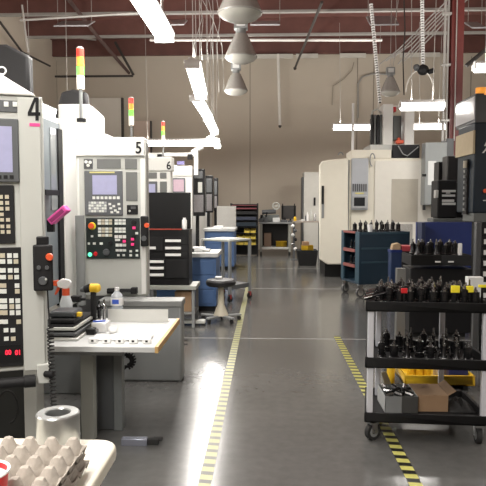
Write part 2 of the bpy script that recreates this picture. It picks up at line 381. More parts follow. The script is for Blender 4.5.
# ---------------------------------------------------------------- lamps
UP = 1.0
def area(loc, rz_, sx, sy, power, name='strip_lamp', colr=(1, .955, .89)):
    l = bpy.data.lights.new(name, 'AREA'); l.shape = 'RECTANGLE'; l.size = sx; l.size_y = sy; l.energy = power; l.color = colr
    o = bpy.data.objects.new(name, l); col.objects.link(o); o.location = loc; o.rotation_euler = (0, 0, rz_); return o
def strip(p0, p1, label, wd=.26, power=70, group='ceiling strip lights', wires=True, deep=None):
    p0 = Vector(p0); p1 = Vector(p1); c = (p0 + p1) / 2; L_ = (p1 - p0).length; a = math.atan2(p1.y - p0.y, p1.x - p0.x)
    r = thing('strip_light', c, label, 'light', group, a)
    h = MB(); h.box(-L_ / 2, L_ / 2, -wd / 2, wd / 2, .075, .095, WPL); h.box(-L_ / 2, L_ / 2, -.05, .05, .095, .13, WPL)
    for e in (-1, 1): h.box(e * L_ / 2 - .012, e * L_ / 2 + .012, -wd / 2 + .01, wd / 2 - .01, -.012, .08, WPL)
    h.build('housing', WPL, r, local=True)
    q = []
    for k in range(9):
        a_ = PI + PI * k / 8; q.append((wd * .46 * math.cos(a_), .075 + (.09 if deep is None else deep) * math.sin(a_)))
    MB().prism(q, -L_ / 2 + .015, L_ / 2 - .015, 'x', GLOWW).build('lens', GLOWW, r, local=True)  # thick glowing lens shaped to give the bare tubes' bloom and lit reflector
    if wires:
        for s in (-1, 1):
            MB().cyl((s * (L_ / 2 - .2), 0, .1), (s * (L_ / 2 - .2) + .05 * s, .02, 6.4 - c.z), .006, seg=5, m=PIPE).build('hanging_wire', PIPE, r, local=True)
    area((c.x, c.y, c.z - .03 - (0 if deep is None else deep - .09)), a, L_ - .1, wd * .7, power)
    up = area((c.x, c.y, c.z + .14), a, L_ - .1, wd * .7, power * UP, 'strip_uplight'); up.rotation_euler = (PI, 0, a)
    return r
G = 'strip lights hanging in the left row'
ZL = 3.3
strip((-1.1, 4.15, ZL), (-1.1, 6.57, ZL), 'nearest and largest strip light, above the left machines', .23, 95, G)
strip((-.95, 7.8, ZL), (-1.09, 10.1, ZL), 'second strip light of the left row, set slightly askew', .22, 70, G)
strip((-1.2, 10.26, ZL), (-1.22, 12.66, ZL), 'third strip light of the left row, before the back wall', .22, 60, G)
strip((-1.24, 12.8, ZL), (-1.3, 15.2, ZL), 'fourth strip light of the left row toward the back wall', .22, 50, G)
strip((-1.42, 15.5, 3.25), (-1.42, 17.6, 3.1), 'last strip light of the left row, closest to the back wall', .22, 40, G)
strip((-3.22, 15.35, 3.08), (-1.18, 15.35, 3.08), 'strip light running crosswise above machine 6 and its neighbours', .22, 55, 'crosswise strip lights', deep=.13)
strip(at(333, 128, 16.5), at(385, 128, 16.5), 'crosswise strip light left of the white spindle tower', .2, 50, 'crosswise strip lights', deep=.13)
strip(at(412, 127.5, 16.5), at(446, 127.5, 16.5), 'crosswise strip light low behind the white spindle tower', .2, 30, 'crosswise strip lights', deep=.13)
strip(at(400, 108, 10.8), at(444, 107, 10.8), 'crosswise strip light in front of the white spindle tower', .18, 22, 'crosswise strip lights', deep=.13)
strip(at(474, 69, 10.5), at(560, 69, 10.5), 'crosswise strip light at the right edge beyond the column', .22, 50, 'crosswise strip lights', deep=.13)
# the rows go on over and behind the camera
for i, (x, y0, pw) in enumerate(((-1.1, 1.3, 45), (-1.1, -1.6, 140), (-4.2, 1.5, 60), (-4.2, 6.0, 60), (2.6, -1.6, 55), (4.9, 3.0, 60), (-4.2, 10.5, 60), (5.6, 8.0, 60), (4.9, 13.6, 50))):
    strip((x, y0, ZL), (x, y0 + 2.4, ZL), 'strip light over the hall out of the picture', .26, pw, 'strip lights out of the picture')

def highbay(px, py_bot, Y, label, sc=1.0):
    p = at(px, py_bot, Y); r = thing('high_bay_lamp', p, label, 'light', 'round high bay lamps', 0)
    # lens / shade / neck / ballast, local z up from the lens bottom
    MB().lathe([(.12 * sc, 0), (.20 * sc, .035), (.235 * sc, .07), (.235 * sc, .075)], m=LENS, seg=28).build('lens', LENS, r, local=True)
    s = MB(); s.lathe([(.240 * sc, .07), (.245 * sc, .085), (.21 * sc, .16), (.16 * sc, .27), (.115 * sc, .36), (.095 * sc, .40), (.09 * sc, .40), (.11 * sc, .36), (.155 * sc, .27), (.2 * sc, .16), (.23 * sc, .085)], m=GLASSW, seg=32)
    s.build('shade', GLASSW, r, local=True)
    n = MB(); n.cyl((0, 0, .39), (0, 0, .47), .075 * sc, m=MGREY); n.box(-.10 * sc, .10 * sc, -.07, .07, .47, .62, MGREY); n.box(-.06, .06, -.075, -.07, .5, .59, PAPER)
    n.build('ballast', MGREY, r, bev=.006, local=True)
    k = MB(); k.tube([(.02 * math.cos(a), 0, .66 + .03 * math.sin(a)) for a in [i * PI / 4 for i in range(8)]], .006, seg=6, m=PIPE, closed=True)
    k.cyl((0, 0, .68), (0, 0, 6.4 - p.z), .006, seg=6, m=PIPE); k.build('hanging_chain', PIPE, r, local=True)
    k = MB(); k.tube([(.05, 0, .62), (.12, .02, 1.0), (.1, .04, 1.6), (.2, .05, 6.4 - p.z)], .008, seg=6, m=PIPE); k.build('power_cord', PIPE, r, local=True)
highbay(240, 21, 6.6, 'nearest round acrylic high bay lamp, cut by the top of the picture')
highbay(241, 63, 8.7, 'middle one of the three round acrylic high bay lamps in a row', .95)
highbay(236, 95, 11.7, 'farthest and lowest of the three round acrylic high bay lamps', .93)
highbay(390, 96, 13.6, 'dull round high bay lamp above the white machine on the right', .9)
# loose wires above the second strip light
for i, (a, b) in enumerate(((196, 201), (203, 197), (209, 212), (214, 206), (219, 215), (224, 196))):
    p0 = at(a, 66 if i < 4 else 92, 8.0 + .1 * i)
    pts = [at(b, -12, 8.0 + .1 * i), at((a + b) / 2 + 3, 20, 8.0 + .1 * i), at(a - 2, 45, 8.0 + .1 * i), p0]
    tag(MB().tube(pts, .005, seg=5, m=PIPE).build('hanging_wire', PIPE), 'one of several thin loose wires hanging above the askew strip light', 'wire', 'loose wires above the askew strip light')

# ---------------------------------------------------------------- faces: panels measured off a flat front
class Face:
    """a flat front at P0 turned by rot; u to the right, z up, v out of the front"""
    def __init__(s, P0, rot): s.P0 = Vector((P0[0], P0[1], 0)); s.rot = rot; s.n = Vector((math.sin(rot), -math.cos(rot), 0)); s.t = Vector((math.cos(rot), math.sin(rot), 0))
    def p(s, px, py):
        d = ray(px, py); k = (s.P0 - CAM).dot(s.n) / d.dot(s.n); w_ = CAM + d * k
        return ((w_ - s.P0).dot(s.t), w_.z)
    def rect(s, x0, y0, x1, y1):
        u0 = s.p(x0, (y0 + y1) / 2)[0]; u1 = s.p(x1, (y0 + y1) / 2)[0]; xm = (x0 + x1) / 2
        return u0, u1, s.p(xm, y1)[1], s.p(xm, y0)[1]
    def box(s, mb, x0, y0, x1, y1, v0, v1, m):
        u0, u1, z0, z1 = s.rect(x0, y0, x1, y1); mb.box(u0, u1, -v1, -v0, z0, z1, m); return mb
    def num(s, mb, ch, px, py, hpx, v, m, bold=.004):
        u, z = s.p(px, py); z2 = s.p(px, py - hpx)[1]; size = (z2 - z) / .70
        mb.text(ch, size, Matrix.Translation((u, -v, z)) @ Matrix.Rotation(PI / 2, 4, 'X') @ Matrix.Diagonal((.85, 1, 1, 1)), .001, m, bold)
    def knob(s, mb, px, py, r, v, h, m, r2=None):
        u, z = s.p(px, py); mb.cyl((u, -v, z), (u, -v - h, z), r, r2, m=m)

def beacon(px, ytop, ybot, Y, label, group='stack beacons', r=.033, zf=2.3):
    pt = at(px, ytop, Y); pb = at(px, ybot, Y); pb.z = zf
    root = thing('stack_beacon', (pt.x, Y, pb.z), label, 'beacon', group)
    x = 0; zt = pt.z - pb.z
    segs = [('red_lens', BEAR, .07), ('orange_lens', BEAO, .08), ('green_lens', BEAG, .08), ('clear_lens', BEAW, .12)]
    z = zt; MB().lathe([(r * .6, z), (r, z - .012), (r, z - .015)], m=WPL, seg=14).build('cap', WPL, root, local=True)
    z -= .013
    for n, m, hh in segs:
        MB().cyl((0, 0, z - hh), (0, 0, z - .004), r, m=m, seg=16).build(n, m, root, local=True); z -= hh
    MB().cyl((0, 0, 0), (0, 0, z), r * .45, m=MGREY).cyl((0, 0, 0), (0, 0, .03), r * 1.2, m=MBLACK).build('pole', MGREY, root, local=True)
    return root

# ================================================================= MACHINE 4 (nearest, left)
R4 = R(20); F4 = Face((-1.108, 2.97), R4)
m4 = thing('milling_machine', (-1.108, 2.97, 0), 'white milling machine numbered 4, nearest on the left with its control panel', 'machine', 'numbered white milling machines', R4)
b = MB(); u0, u1, z0, z1 = F4.rect(-90, 95, 43, 374)
b.box(u0, 0, 0, .28, z0, F4.p(40, 97)[1], LGREY)
body4 = b.build('control_panel', LGREY, m4, bev=.006, local=True)
def sub(mb, name, m, par, bev=0): return mb.build(name, m, par, bev, local=True)
# raised strip at the panel's right
b = MB(); F4.box(b, 20.5, 98, 43, 370, 0, .012, LGREY); sub(b, 'side_strip', LGREY, body4, .004)
b = MB(); pa = F4.p(-60, 60); pb_ = F4.p(0, 74); pc = F4.p(33, 94); pd = F4.p(36, 99)
b.prism([(pa[0], F4.p(36, 96.5)[1]), (pa[0], pa[1]), (pb_[0], pb_[1]), (pc[0], pc[1]), (pd[0], F4.p(36, 96.5)[1])], -.015, .4, 'y', WHITE)
sub(b, 'top_cover', WHITE, m4, .006)
u, z = F4.p(1, 68); b = MB(); b.tube([(u + .018 * math.cos(a), .06, z + .018 * math.sin(a)) for a in [i * PI / 8 for i in range(16)]], .004, seg=8, m=WPL, closed=True); b.cyl((u, .06, z - .03), (u, .06, z - .018), .007, m=WPL); sub(b, 'lifting_eye', WPL, m4)
b = MB()
for q in ([(35.4, 97.8), (38.8, 97.8), (38.8, 121), (35.4, 121)], [(27.8, 112.6), (40.4, 112.6), (40.4, 116.2), (27.8, 116.2)], [(34.2, 97.8), (37.0, 97.8), (31.2, 113), (27.8, 113)]):
    b.prism([F4.p(*k) for k in q], -.0145, -.012, 'y', BLACK)
sub(b, 'number_sign', BLACK, body4)
b = MB(); F4.box(b, 29.5, 123.5, 40, 126.8, .012, .0135, mat('pink_tape', (.85, .06, .28), .5)); sub(b, 'pink_tape', MATS['pink_tape'], body4)
b = MB(); F4.box(b, -40, 99.5, 19.5, 111.5, 0, .006, DGREY); s_ = sub(b, 'switch_strip', DGREY, body4, .002)
for a in (4, 12.8): b = MB(); F4.box(b, a, 102, a + 4.6, 107, .006, .012, KEYW); sub(b, 'push_button', KEYW, s_, .001)
b = MB(); F4.box(b, -60, 118, 19, 182, 0, .025, DGREY); mo = sub(b, 'monitor', DGREY, body4, .004)
b = MB(); F4.box(b, -50, 126, 12.5, 172, .025, .027, SCR); sub(b, 'screen', SCR, mo)
b = MB()
for a in range(6): F4.box(b, -20 + a * 6, 175.5, -16 + a * 6, 179, .025, .03, MBLACK)
sub(b, 'soft_keys', MBLACK, mo)
b = MB(); F4.box(b, -60, 185, 14.5, 244, 0, .015, MBLACK); kp = sub(b, 'upper_keypad', MBLACK, body4, .003)
for rr in ((195, 198.8), (201, 204.8), (206.8, 210.5), (212.6, 216), (218, 221.5), (224.5, 228), (230, 233.5)):
    for a in (-12, -6, -.8, 5.2):
        if rr[0] == 212.6 and a > 4: continue
        b = MB(); F4.box(b, a + (rr[0] - 195) * .05, rr[0], a + 3.8 + (rr[0] - 195) * .05, rr[1], .015, .02, KEYB); sub(b, 'key', KEYB, kp)
b = MB(); F4.box(b, -60, 248, 22.5, 368, 0, .015, MBLACK); kp = sub(b, 'lower_keypad', MBLACK, body4, .003)
for ri, rr in enumerate(((253, 257.6), (259, 263.4), (267.8, 272.3), (274.6, 278.8), (283, 287.3), (288.6, 293), (298, 302.5), (303.8, 308.4), (309.8, 314.4), (319, 323.2), (327.5, 331.5), (336, 340))):
    for a in (-10, -4, .6, 7.4, 13.6):
        if ri in (4, 5, 9) and 4 < a < 10: continue
        if ri in (10, 11) and (a > 10 or a < 0): continue
        mk = KEYB if (ri * 3 + int(a)) % 4 == 0 else KEYW
        dx = (rr[0] - 253) * .045; b = MB(); F4.box(b, a + dx, rr[0], a + 4.6 + dx, rr[1], .015, .02, mk); sub(b, 'key', mk, kp)
b = MB(); F4.box(b, -40, 345.5, 21.5, 363, .015, .017, BLACK); dd = sub(b, 'display_window', BLACK, kp)
for ch, a in (('00', 8.5), ('01', 18.2)):
    b = MB(); F4.num(b, ch, a, 351.8, 4.6, .019, REDLED, .0008); sub(b, 'red_digits', REDLED, dd)
# bar handle below the panel
b = MB(); a0 = F4.p(-60, 386); a1 = F4.p(34, 377.5)
b.cyl((a0[0], -.06, a1[1]), (a1[0], -.06, a1[1]), .025, m=MBLACK); b.cyl((a1[0] - .045, -.06, a1[1]), (a1[0] + .01, -.06, a1[1]), .031, m=MBLACK)
sub(b, 'bar_handle', MBLACK, m4, .003)
b = MB(); F4.box(b, 37, 363, 51, 382, -.03, .03, LGREY); u, z = F4.p(47, 374); b.cyl((u - .01, -.03, z + .01), (u + .03, -.06, z + .01), .016, m=MBLACK); sub(b, 'hinge_bracket', LGREY, m4, .004)
# hand pendant hanging beside the panel
b = MB(); F4.box(b, 36.5, 236, 49, 250, .015, .05, BLACK); sub(b, 'pendant_hook', BLACK, m4, .006)
b = MB(); F4.box(b, 33.5, 244, 53, 289, .03, .075, MBLACK); pen = sub(b, 'hand_pendant', MBLACK, m4, .008)
b = MB(); F4.knob(b, 49.5, 255.5, .016, .075, .02, YEL, .014); F4.knob(b, 49.5, 255.5, .019, .095, .016, ORG, .015); sub(b, 'stop_button', ORG, pen)
for a in (39, 47): b = MB(); F4.knob(b, a, 266, .010, .075, .012, DGREY); sub(b, 'selector_knob', DGREY, pen)
b = MB(); F4.knob(b, 43, 279, .022, .075, .012, DGREY, .019); F4.knob(b, 46, 277, .005, .087, .016, LGREY); sub(b, 'hand_wheel', DGREY, pen)
# coiled cord
p0 = F4.p(47.5, 289); p1 = F4.p(50, 326); p2 = F4.p(54.5, 420)
b = MB(); b.tube([(p0[0], -.05, p0[1]), (p0[0] + .003, -.05, (p0[1] + p1[1]) / 2), (p1[0], -.04, p1[1])], .004, m=RUB)
pts = []; n = 26
for i in range(n * 10 + 1):
    f = i / (n * 10); a = i / 10 * 2 * PI; zz = p1[1] + (p2[1] - p1[1]) * f; uu = p1[0] + (p2[0] - p1[0]) * f
    pts.append((uu + .014 * math.cos(a), -.04 + .014 * math.sin(a), zz))
b.tube(pts, .0042, seg=6, m=RUB); sub(b, 'coiled_cord', RUB, pen)
# machine body behind: cabinet, door, window, posts, base (world coordinates)
XF = -1.75
B4 = MB(); B4.box(-3.6, XF, 3.75, 5.15, .62, 2.27, WHITE).build('body', WHITE, m4, bev=.01)
p = onx(44, 118, XF + .02); q = onx(59.5, 118, XF + .02)
dr = MB().box(XF, XF + .02, 4.2, q.y, .72, p.z, BLUEGREY).build('sliding_door', BLUEGREY, m4, bev=.004)
w0 = onx(50, 165, XF + .02); w1 = onx(57.5, 165, XF + .02); wz = onx(54, 210, XF + .02)
MB().box(XF + .02, XF + .028, w0.y, w1.y, wz.z, onx(54, 130, XF).z, mat('door_glass', (.25, .27, .28), .08, .2)).build('door_window', MATS['door_glass'], dr)
p = onx(46, 190, XF + .04); MB().box(XF + .02, XF + .10, onx(46, 190, XF + .1).y, onx(59, 190, XF + .1).y, p.z - .04, p.z, BLACK).build('door_handle', BLACK, dr)
q2 = onx(58.5, 150, XF + .04); q3 = onx(62.5, 150, XF + .04)
MB().box(XF, XF + .04, q2.y, q3.y, .7, 2.17, BLACK).build('seal_strip', BLACK, m4)
MB().box(XF, XF + .05, q3.y + .02, 5.36, .66, 2.27, WHITE).build('corner_post', WHITE, m4, bev=.01)
MB().cyl((XF + .12, 5.2, .66), (XF + .12, 5.2, 1.45), .04, m=MGREY).build('coolant_pipe', MGREY, m4)
MB().box(-3.4, XF - .1, 3.75, 5.1, 0, .62, DGREY).build('base', DGREY, m4, bev=.01)
MB().box(-2.2, -1.35, 4.75, 4.9, 0, .62, MGREY).build('chip_guard', MGREY, m4, bev=.01)
# tall dark head cover of machine 4 at the upper left
p = at(-40, 48, 4.3); q = at(33.5, 50, 4.3); HC = mat('near_black_cover', (.022, .022, .024), .6)
b = MB(); b.prism([(p.x, 2.28), (p.x, p.z), (q.x - .16, q.z + .02), (q.x, q.z - .06), (q.x, 2.28)], 4.2, 4.3, 'y', HC); b.build('head_cover', HC, m4, bev=.02)
MB().box(-2.9, -1.76, 4.3, 4.32, 2.2, 2.5, HC).build('cover_bracket', HC, m4)
# recess below the panel
c0 = at(30.5, 400, 3.6); c1 = at(43, 400, 3.6)
MB().box(c0.x, c1.x, 3.5, 3.62, 0, .80, LGREY).build('support_column', LGREY, m4, bev=.004)
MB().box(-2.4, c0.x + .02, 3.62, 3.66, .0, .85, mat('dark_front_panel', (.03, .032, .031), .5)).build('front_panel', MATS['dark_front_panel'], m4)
p = at(8, 407, 3.45); b = MB(); b.tube([(p.x + .06 * math.cos(a), 3.45, p.z + .10 * math.sin(a)) for a in [R(-80 + 20 * i) for i in range(12)]], .006, m=RUB); b.build('loop_cable', RUB, m4)
beacon(80, 47, 106, 5.28, 'tall red, orange, green and white stack beacon above machine 4', zf=2.27)
# pink box stuck at the door
p = at(59, 215, 4.55); PM = Matrix.Translation(p) @ Matrix.Rotation(R(-40), 4, 'Y')
b = MB(); b.box(-.085, .085, -.045, .045, -.028, .028, PINK, M=PM)
o = b.build('pink_brush_holder', PINK, bev=.008); tag(o, 'bright pink plastic holder tilted on the door beside the panel of machine 4', 'holder')
b = MB(); b.box(-.07, .06, -.046, -.0455, -.018, .012, mat('dark_pink', (.30, .03, .14), .6), M=PM); oo = b.build('slot', MATS['dark_pink'], o)
b = MB(); q = p + Vector((-.07, 0, -.09)); b.box(q.x - .02, q.x + .03, q.y - .02, q.y + .02, q.z - .04, q.z + .05, BLACK); b.build('clip', BLACK, o)

# ================================================================= PANEL 5 etc.
def simple_arm(mb, *a): pass
F5 = Face((-1.08, 5.4), R(2)); m5 = thing('milling_machine', (-1.08, 5.4, 0), 'white milling machine numbered 5, its control panel facing the aisle beside the black tool chest', 'machine', 'numbered white milling machines', R(2))
b = MB(); F5.box(b, 70.5, 141, 146.5, 296, -.16, 0, LGREY); body5 = sub(b, 'control_panel', LGREY, m5, .01)
b = MB(); F5.box(b, 70, 137.5, 144.8, 156.5, -.18, .02, WHITE); hd = sub(b, 'header_cover', WHITE, m5, .012)
b = MB(); F5.num(b, '5', 139, 148.5, 11.5, .023, BLACK, .003); sub(b, 'number_sign', BLACK, hd)
b = MB(); F5.box(b, 71, 158.5, 80, 294, 0, .008, WHITE); F5.box(b, 141, 158.5, 145.5, 294, 0, .008, WHITE); sub(b, 'side_rail', WHITE, body5, .003)
b = MB(); F5.box(b, 84, 159, 93, 169, 0, .01, DGREY); k_ = sub(b, 'switch_block', DGREY, body5, .003)
for a, c2 in ((86.5, 161), (90.5, 161.5), (88.5, 164.5)): b = MB(); F5.knob(b, a, c2 + 1, .014, .01, .012, KEYW); sub(b, 'switch_cap', KEYW, k_)
for rc in ((97, 159, 121, 168.5), (125, 159, 137, 169), (126, 172, 137.5, 201)):
    b = MB(); F5.box(b, *rc, 0, .006, mat('blank_grey', (.15, .155, .15), .5)); sub(b, 'blank_plate', MATS['blank_grey'], body5, .006)
b = MB(); F5.box(b, 127, 205, 138, 214.5, 0, .01, MBLACK); F5.knob(b, 130, 211, .010, .01, .01, LGREY); F5.box(b, 131, 206.5, 136, 209, .01, .015, DGREY); sub(b, 'socket_block', MBLACK, body5, .003)
b = MB(); F5.box(b, 85, 171, 123, 215.5, 0, .018, mat('unit_grey', (.11, .115, .125), .5)); un = sub(b, 'display_unit', MATS['unit_grey'], body5, .006)
b = MB(); F5.box(b, 90, 171.8, 115, 173.2, .018, .019, mat('yellow_label', (.6, .55, .2), .6)); sub(b, 'yellow_label', MATS['yellow_label'], un)
b = MB(); F5.box(b, 93, 175.3, 117.3, 194.5, .018, .021, SCR); sub(b, 'screen', SCR, un)
for i in range(7): b = MB(); F5.box(b, 93 + i * 4.05, 196.4, 95.8 + i * 4.05, 199.2, .018, .023, KEYW); sub(b, 'soft_key', KEYW, un)
for r_ in range(4):
    for i in range(7):
        b = MB(); F5.box(b, 89.2 + i * 2.6, 201.6 + r_ * 2.8, 91.4 + i * 2.6, 203.9 + r_ * 2.8, .018, .023, KEYW if (i + r_) % 3 else mat('key_grey', (.38, .39, .4), .5)); sub(b, 'key', KEYW, un)
for a, c2 in ((109, 203), (113, 205), (118, 203), (110, 207), (114.5, 209.3), (118.8, 207.5), (111, 211), (117, 211)):
    b = MB(); F5.box(b, a, c2, a + 2.6, c2 + 2.2, .018, .024, KEYW); sub(b, 'arrow_key', KEYW, un)
b = MB(); F5.box(b, 86.5, 218, 140, 258.5, 0, .012, mat('board_black', (.012, .02, .02), .45)); bd = sub(b, 'switch_board', MATS['board_black'], body5, .003)
def z7(x, y): return 80 + x / 4.86, 210 + y / 4.86
for (x0, y0, x1, y1, nx) in ((88, 45, 160, 56, 4), (88, 59, 160, 71, 4), (170, 45, 226, 56, 3), (170, 59, 226, 71, 3), (90, 85, 160, 96, 4), (90, 99, 160, 110, 4), (170, 85, 226, 96, 3), (170, 99, 226, 110, 3), (90, 116, 160, 129, 4), (170, 122, 228, 137, 3), (172, 140, 200, 150, 1), (175, 163, 228, 177, 3), (175, 190, 228, 201, 3), (182, 214, 196, 224, 1), (208, 214, 222, 224, 1), (55, 122, 68, 132, 1), (40, 157, 52, 168, 1), (65, 157, 80, 168, 1), (98, 157, 115, 168, 1), (242, 195, 256, 205, 1), (272, 192, 286, 202, 1), (242, 214, 256, 225, 1), (272, 214, 286, 225, 1), (270, 107, 286, 118, 1)):
    for i in range(nx):
        w_ = (x1 - x0) / nx; a = z7(x0 + i * w_, y0); c2 = z7(x0 + (i + .86) * w_, y1)
        b = MB(); F5.box(b, *a, *c2, .012, .018, KEYB if (x0 < 165 and y0 < 120 and i % 2 and nx > 1) else KEYW); sub(b, 'key', KEYW, bd)
for x0, y0, r_, m_, h_ in ((60, 78, .036, BYEL, .008), (58, 76, .028, ORG, .035), (50, 216, .020, GRNLED, .012), (77, 213, .020, RED, .012), (262, 60, .026, MBLACK, .018), (262, 130, .02, MBLACK, .018), (150, 160, .02, MBLACK, .015), (130, 205, .032, DGREY, .022), (258, 170, .02, MBLACK, .018)):
    b = MB(); F5.knob(b, *z7(x0, y0), r_, .012, h_, m_, r_ * .85); sub(b, {True: 'stop_button'}.get(m_ is ORG, 'dial' if m_ in (MBLACK, DGREY) else 'lamp_button'), m_, bd)
for x0, y0 in ((265, 85), (258, 140), (258, 165), (218, 150)):
    b = MB(); a = z7(x0 - 7, y0 - 5); c2 = z7(x0 + 7, y0 + 7); F5.box(b, *a, *c2, .02, .034, mat('magenta_mark', (.6, .03, .14), .4, emit=.5, ecol=(1, .05, .25))); sub(b, 'indicator', MATS['magenta_mark'], bd)
b = MB(); F5.box(b, 141.5, 216, 149, 246, .0, .06, MBLACK); pn = sub(b, 'hand_pendant', MBLACK, m5, .01)
b = MB(); F5.knob(b, 148, 225, .022, .06, .02, ORG); sub(b, 'stop_button', ORG, pn)
b = MB(); F5.knob(b, 145, 238, .024, .06, .014, DGREY); sub(b, 'hand_wheel', DGREY, pn)
b = MB(); F5.box(b, 108, 288, 115, 293, 0, .05, MBLACK); F5.box(b, 120.5, 288.5, 138, 291.5, 0, .05, MBLACK); F5.box(b, 132, 287, 138, 293, 0, .07, MBLACK); F5.box(b, 108, 290, 138, 291.5, .04, .06, MBLACK)
sub(b, 'bar_handle', MBLACK, m5, .004)
# body / hood / base of machine 5 in world coordinates
MB().box(-3.6, XF + .04, 5.75, 7.95, .62, 2.3, WHITE).build('body', WHITE, m5, bev=.01)
MB().box(-3.5, XF - .08, 5.75, 7.6, 0, .62, DGREY).build('base', DGREY, m5)
a = at(62, 106, 5.72); b2 = at(92, 106, 5.72); c2 = at(104, 117, 5.72)
b = MB(); b.prism([(a.x, 2.0), (a.x, a.z), (b2.x, b2.z), (c2.x, c2.z), (c2.x, 2.0)], 5.6, 5.75, 'y', WHITE); b.build('side_hood', WHITE, m5, bev=.015)
hp = [at(x, y, 6.1) for x, y in ((50, 108), (61, 92), (72, 89), (86, 92), (90, 108))]
b = MB(); b.prism([(hp[0].x, 2.3)] + [(h.x, h.z) for h in hp[1:4]] + [(hp[4].x, 2.3)], 6.1, 6.2, 'y', HC); b.build('head_cover', HC, m5, bev=.02)
# grey base cabinet in front of panel 5
p = at(183, 383, 5.2)
bc = MB().box(-1.45, p.x, 5.12, 5.32, 0, .70, MGREY).build('base_cabinet', mat('worn_grey_steel', (.13, .14, .135), .5, var=.25, scale=6), bev=.02)
MB().box(-1.46, p.x + .008, 5.11, 5.33, .66, .715, mat('grey_lid', (.22, .225, .22), .45)).build('lid', MATS['grey_lid'], bc, bev=.008)
tag(bc, 'grey steel coolant cabinet on the floor under the panel of machine 5', 'cabinet')
for zz in (.29, .33): MB().cyl((p.x, 5.3, zz), (p.x + .03, 5.3, zz), .006, m=BLACK).build('pin', BLACK, bc)
beacon(131, 97, 136, 7.8, 'red, yellow and green stack beacon above machine 5')
beacon(163, 121, 142, 10.2, 'small stack beacon above machine 6 under the crosswise light', r=.03)
p = at(180, 135, 12.6)
# hose fan beside the work table
p = at(133, 363, 4.75)
b = MB()
for i in range(9):
    a = R(-70 + i * 20); b.box(.025, .075, -.012, .012, -.006, .006, MBLACK, M=Matrix.Translation(p + Vector((-.05, 0, .02))) @ Matrix.Rotation(-a, 4, 'Y'))
pts = [p + Vector((-.05 + .05 * math.cos(a), 0, .02 + .05 * math.sin(a))) for a in [R(-100 + 20 * i) for i in range(14)]]
b.tube(pts, .012, m=MBLACK); b.tube([pts[0], pts[0] + Vector((-.1, .05, -.1)), pts[0] + Vector((-.2, .1, -.25)), Vector((p.x - .3, 4.9, .02))], .014, m=MBLACK)
tag(b.build('ribbed_hose', MBLACK), 'black ribbed hose fanned out beneath the white work table', 'hose')

# MACHINE 6, 7
def mach(F, P, ry, label, hdr, num, numpos, bodyrect, plates, screens, scr, ybody):
    m = thing('milling_machine', (P[0], P[1], 0), label, 'machine', 'numbered white milling machines' if num else 'white milling machines down the row', ry)
    b = MB(); F.box(b, *bodyrect, -.18, 0, WHITE); pa = sub(b, 'control_panel', WHITE, m, .01)
    if hdr: b = MB(); F.box(b, *hdr, -.2, .02, WHITE); h_ = sub(b, 'header_cover', WHITE, m, .01)
    if num: b = MB(); F.num(b, num, *numpos, .023, BLACK, .003); sub(b, 'number_sign', BLACK, h_)
    for r_ in plates: b = MB(); F.box(b, *r_, 0, .01, MATS['blank_grey']); sub(b, 'blank_plate', MATS['blank_grey'], pa, .006)
    for r_, s2 in screens:
        b = MB(); F.box(b, *r_, 0, .02, MATS['unit_grey']); u_ = sub(b, 'display_unit', MATS['unit_grey'], pa, .006)
        b = MB(); F.box(b, *s2, .02, .023, scr); sub(b, 'screen', scr, u_)
    MB().box(-3.6, XF, ybody, ybody + 2.15, .0, 2.3, WHITE).build('body', WHITE, m, bev=.01)
    return m
F6 = Face((-1.25, 7.9), 0)
m6 = mach(F6, (-1.25, 7.9), 0, 'white milling machine numbered 6, behind the raised lid of the black tool chest', (138, 157, 172, 171), '6', (169, 166, 8), (138, 171, 171, 283), [(145, 172.5, 157, 178.5), (160, 172.5, 166.5, 178.5), (160, 181.5, 167, 193), (160, 196, 167, 204)], [((143, 181.5, 157.5, 215), (144, 184, 155.5, 193.5))], SCR, 8.2)
F7 = Face((-1.25, 10.4), 0)
m7 = mach(F7, (-1.25, 10.4), 0, 'white milling machine with a pinkish screen, right behind machine 6', (172, 166, 192, 176), None, None, (172, 174, 192, 262), [(174, 200, 180, 210)], [((172.5, 178, 185.5, 193), (173.6, 179.5, 184, 191.5))], SCRP, 10.8)
# overhead arms of 6 and 7
b = MB(); a = at(143, 155, 10.7); c2 = at(196, 156, 10.7); b.box(a.x, c2.x, 10.6, 10.7, a.z - .03, a.z + .03, WHITE)
for px, m_ in ((160, BLACK), (190, BLACK)): q = at(px, 156.5, 10.55); b.box(q.x - .04, q.x + .04, 10.5, 10.6, q.z - .05, q.z + .04, m_)
b.box(a.x, a.x + .06, 10.62, 10.68, 2.3, a.z, WHITE); b.build('overhead_arm', WHITE, m7, bev=.005)
b = MB(); q = at(181, 163, 10.5); b.box(q.x - .06, q.x + .06, 10.44, 10.5, q.z - .03, q.z + .03, mat('lilac_label', (.22, .20, .42), .5)); b.build('lilac_label', MATS['lilac_label'], m7)
b = MB(); q = at(196, 148, 12.2); q2 = at(196, 170, 12.2); b.cyl((q.x, 12.2, q2.z - .1), (q.x, 12.2, q.z), .045, m=WPL); b.cyl((q.x - .08, 12.2, q.z - .08), (q.x + .14, 12.2, q.z + .02), .04, m=WPL)
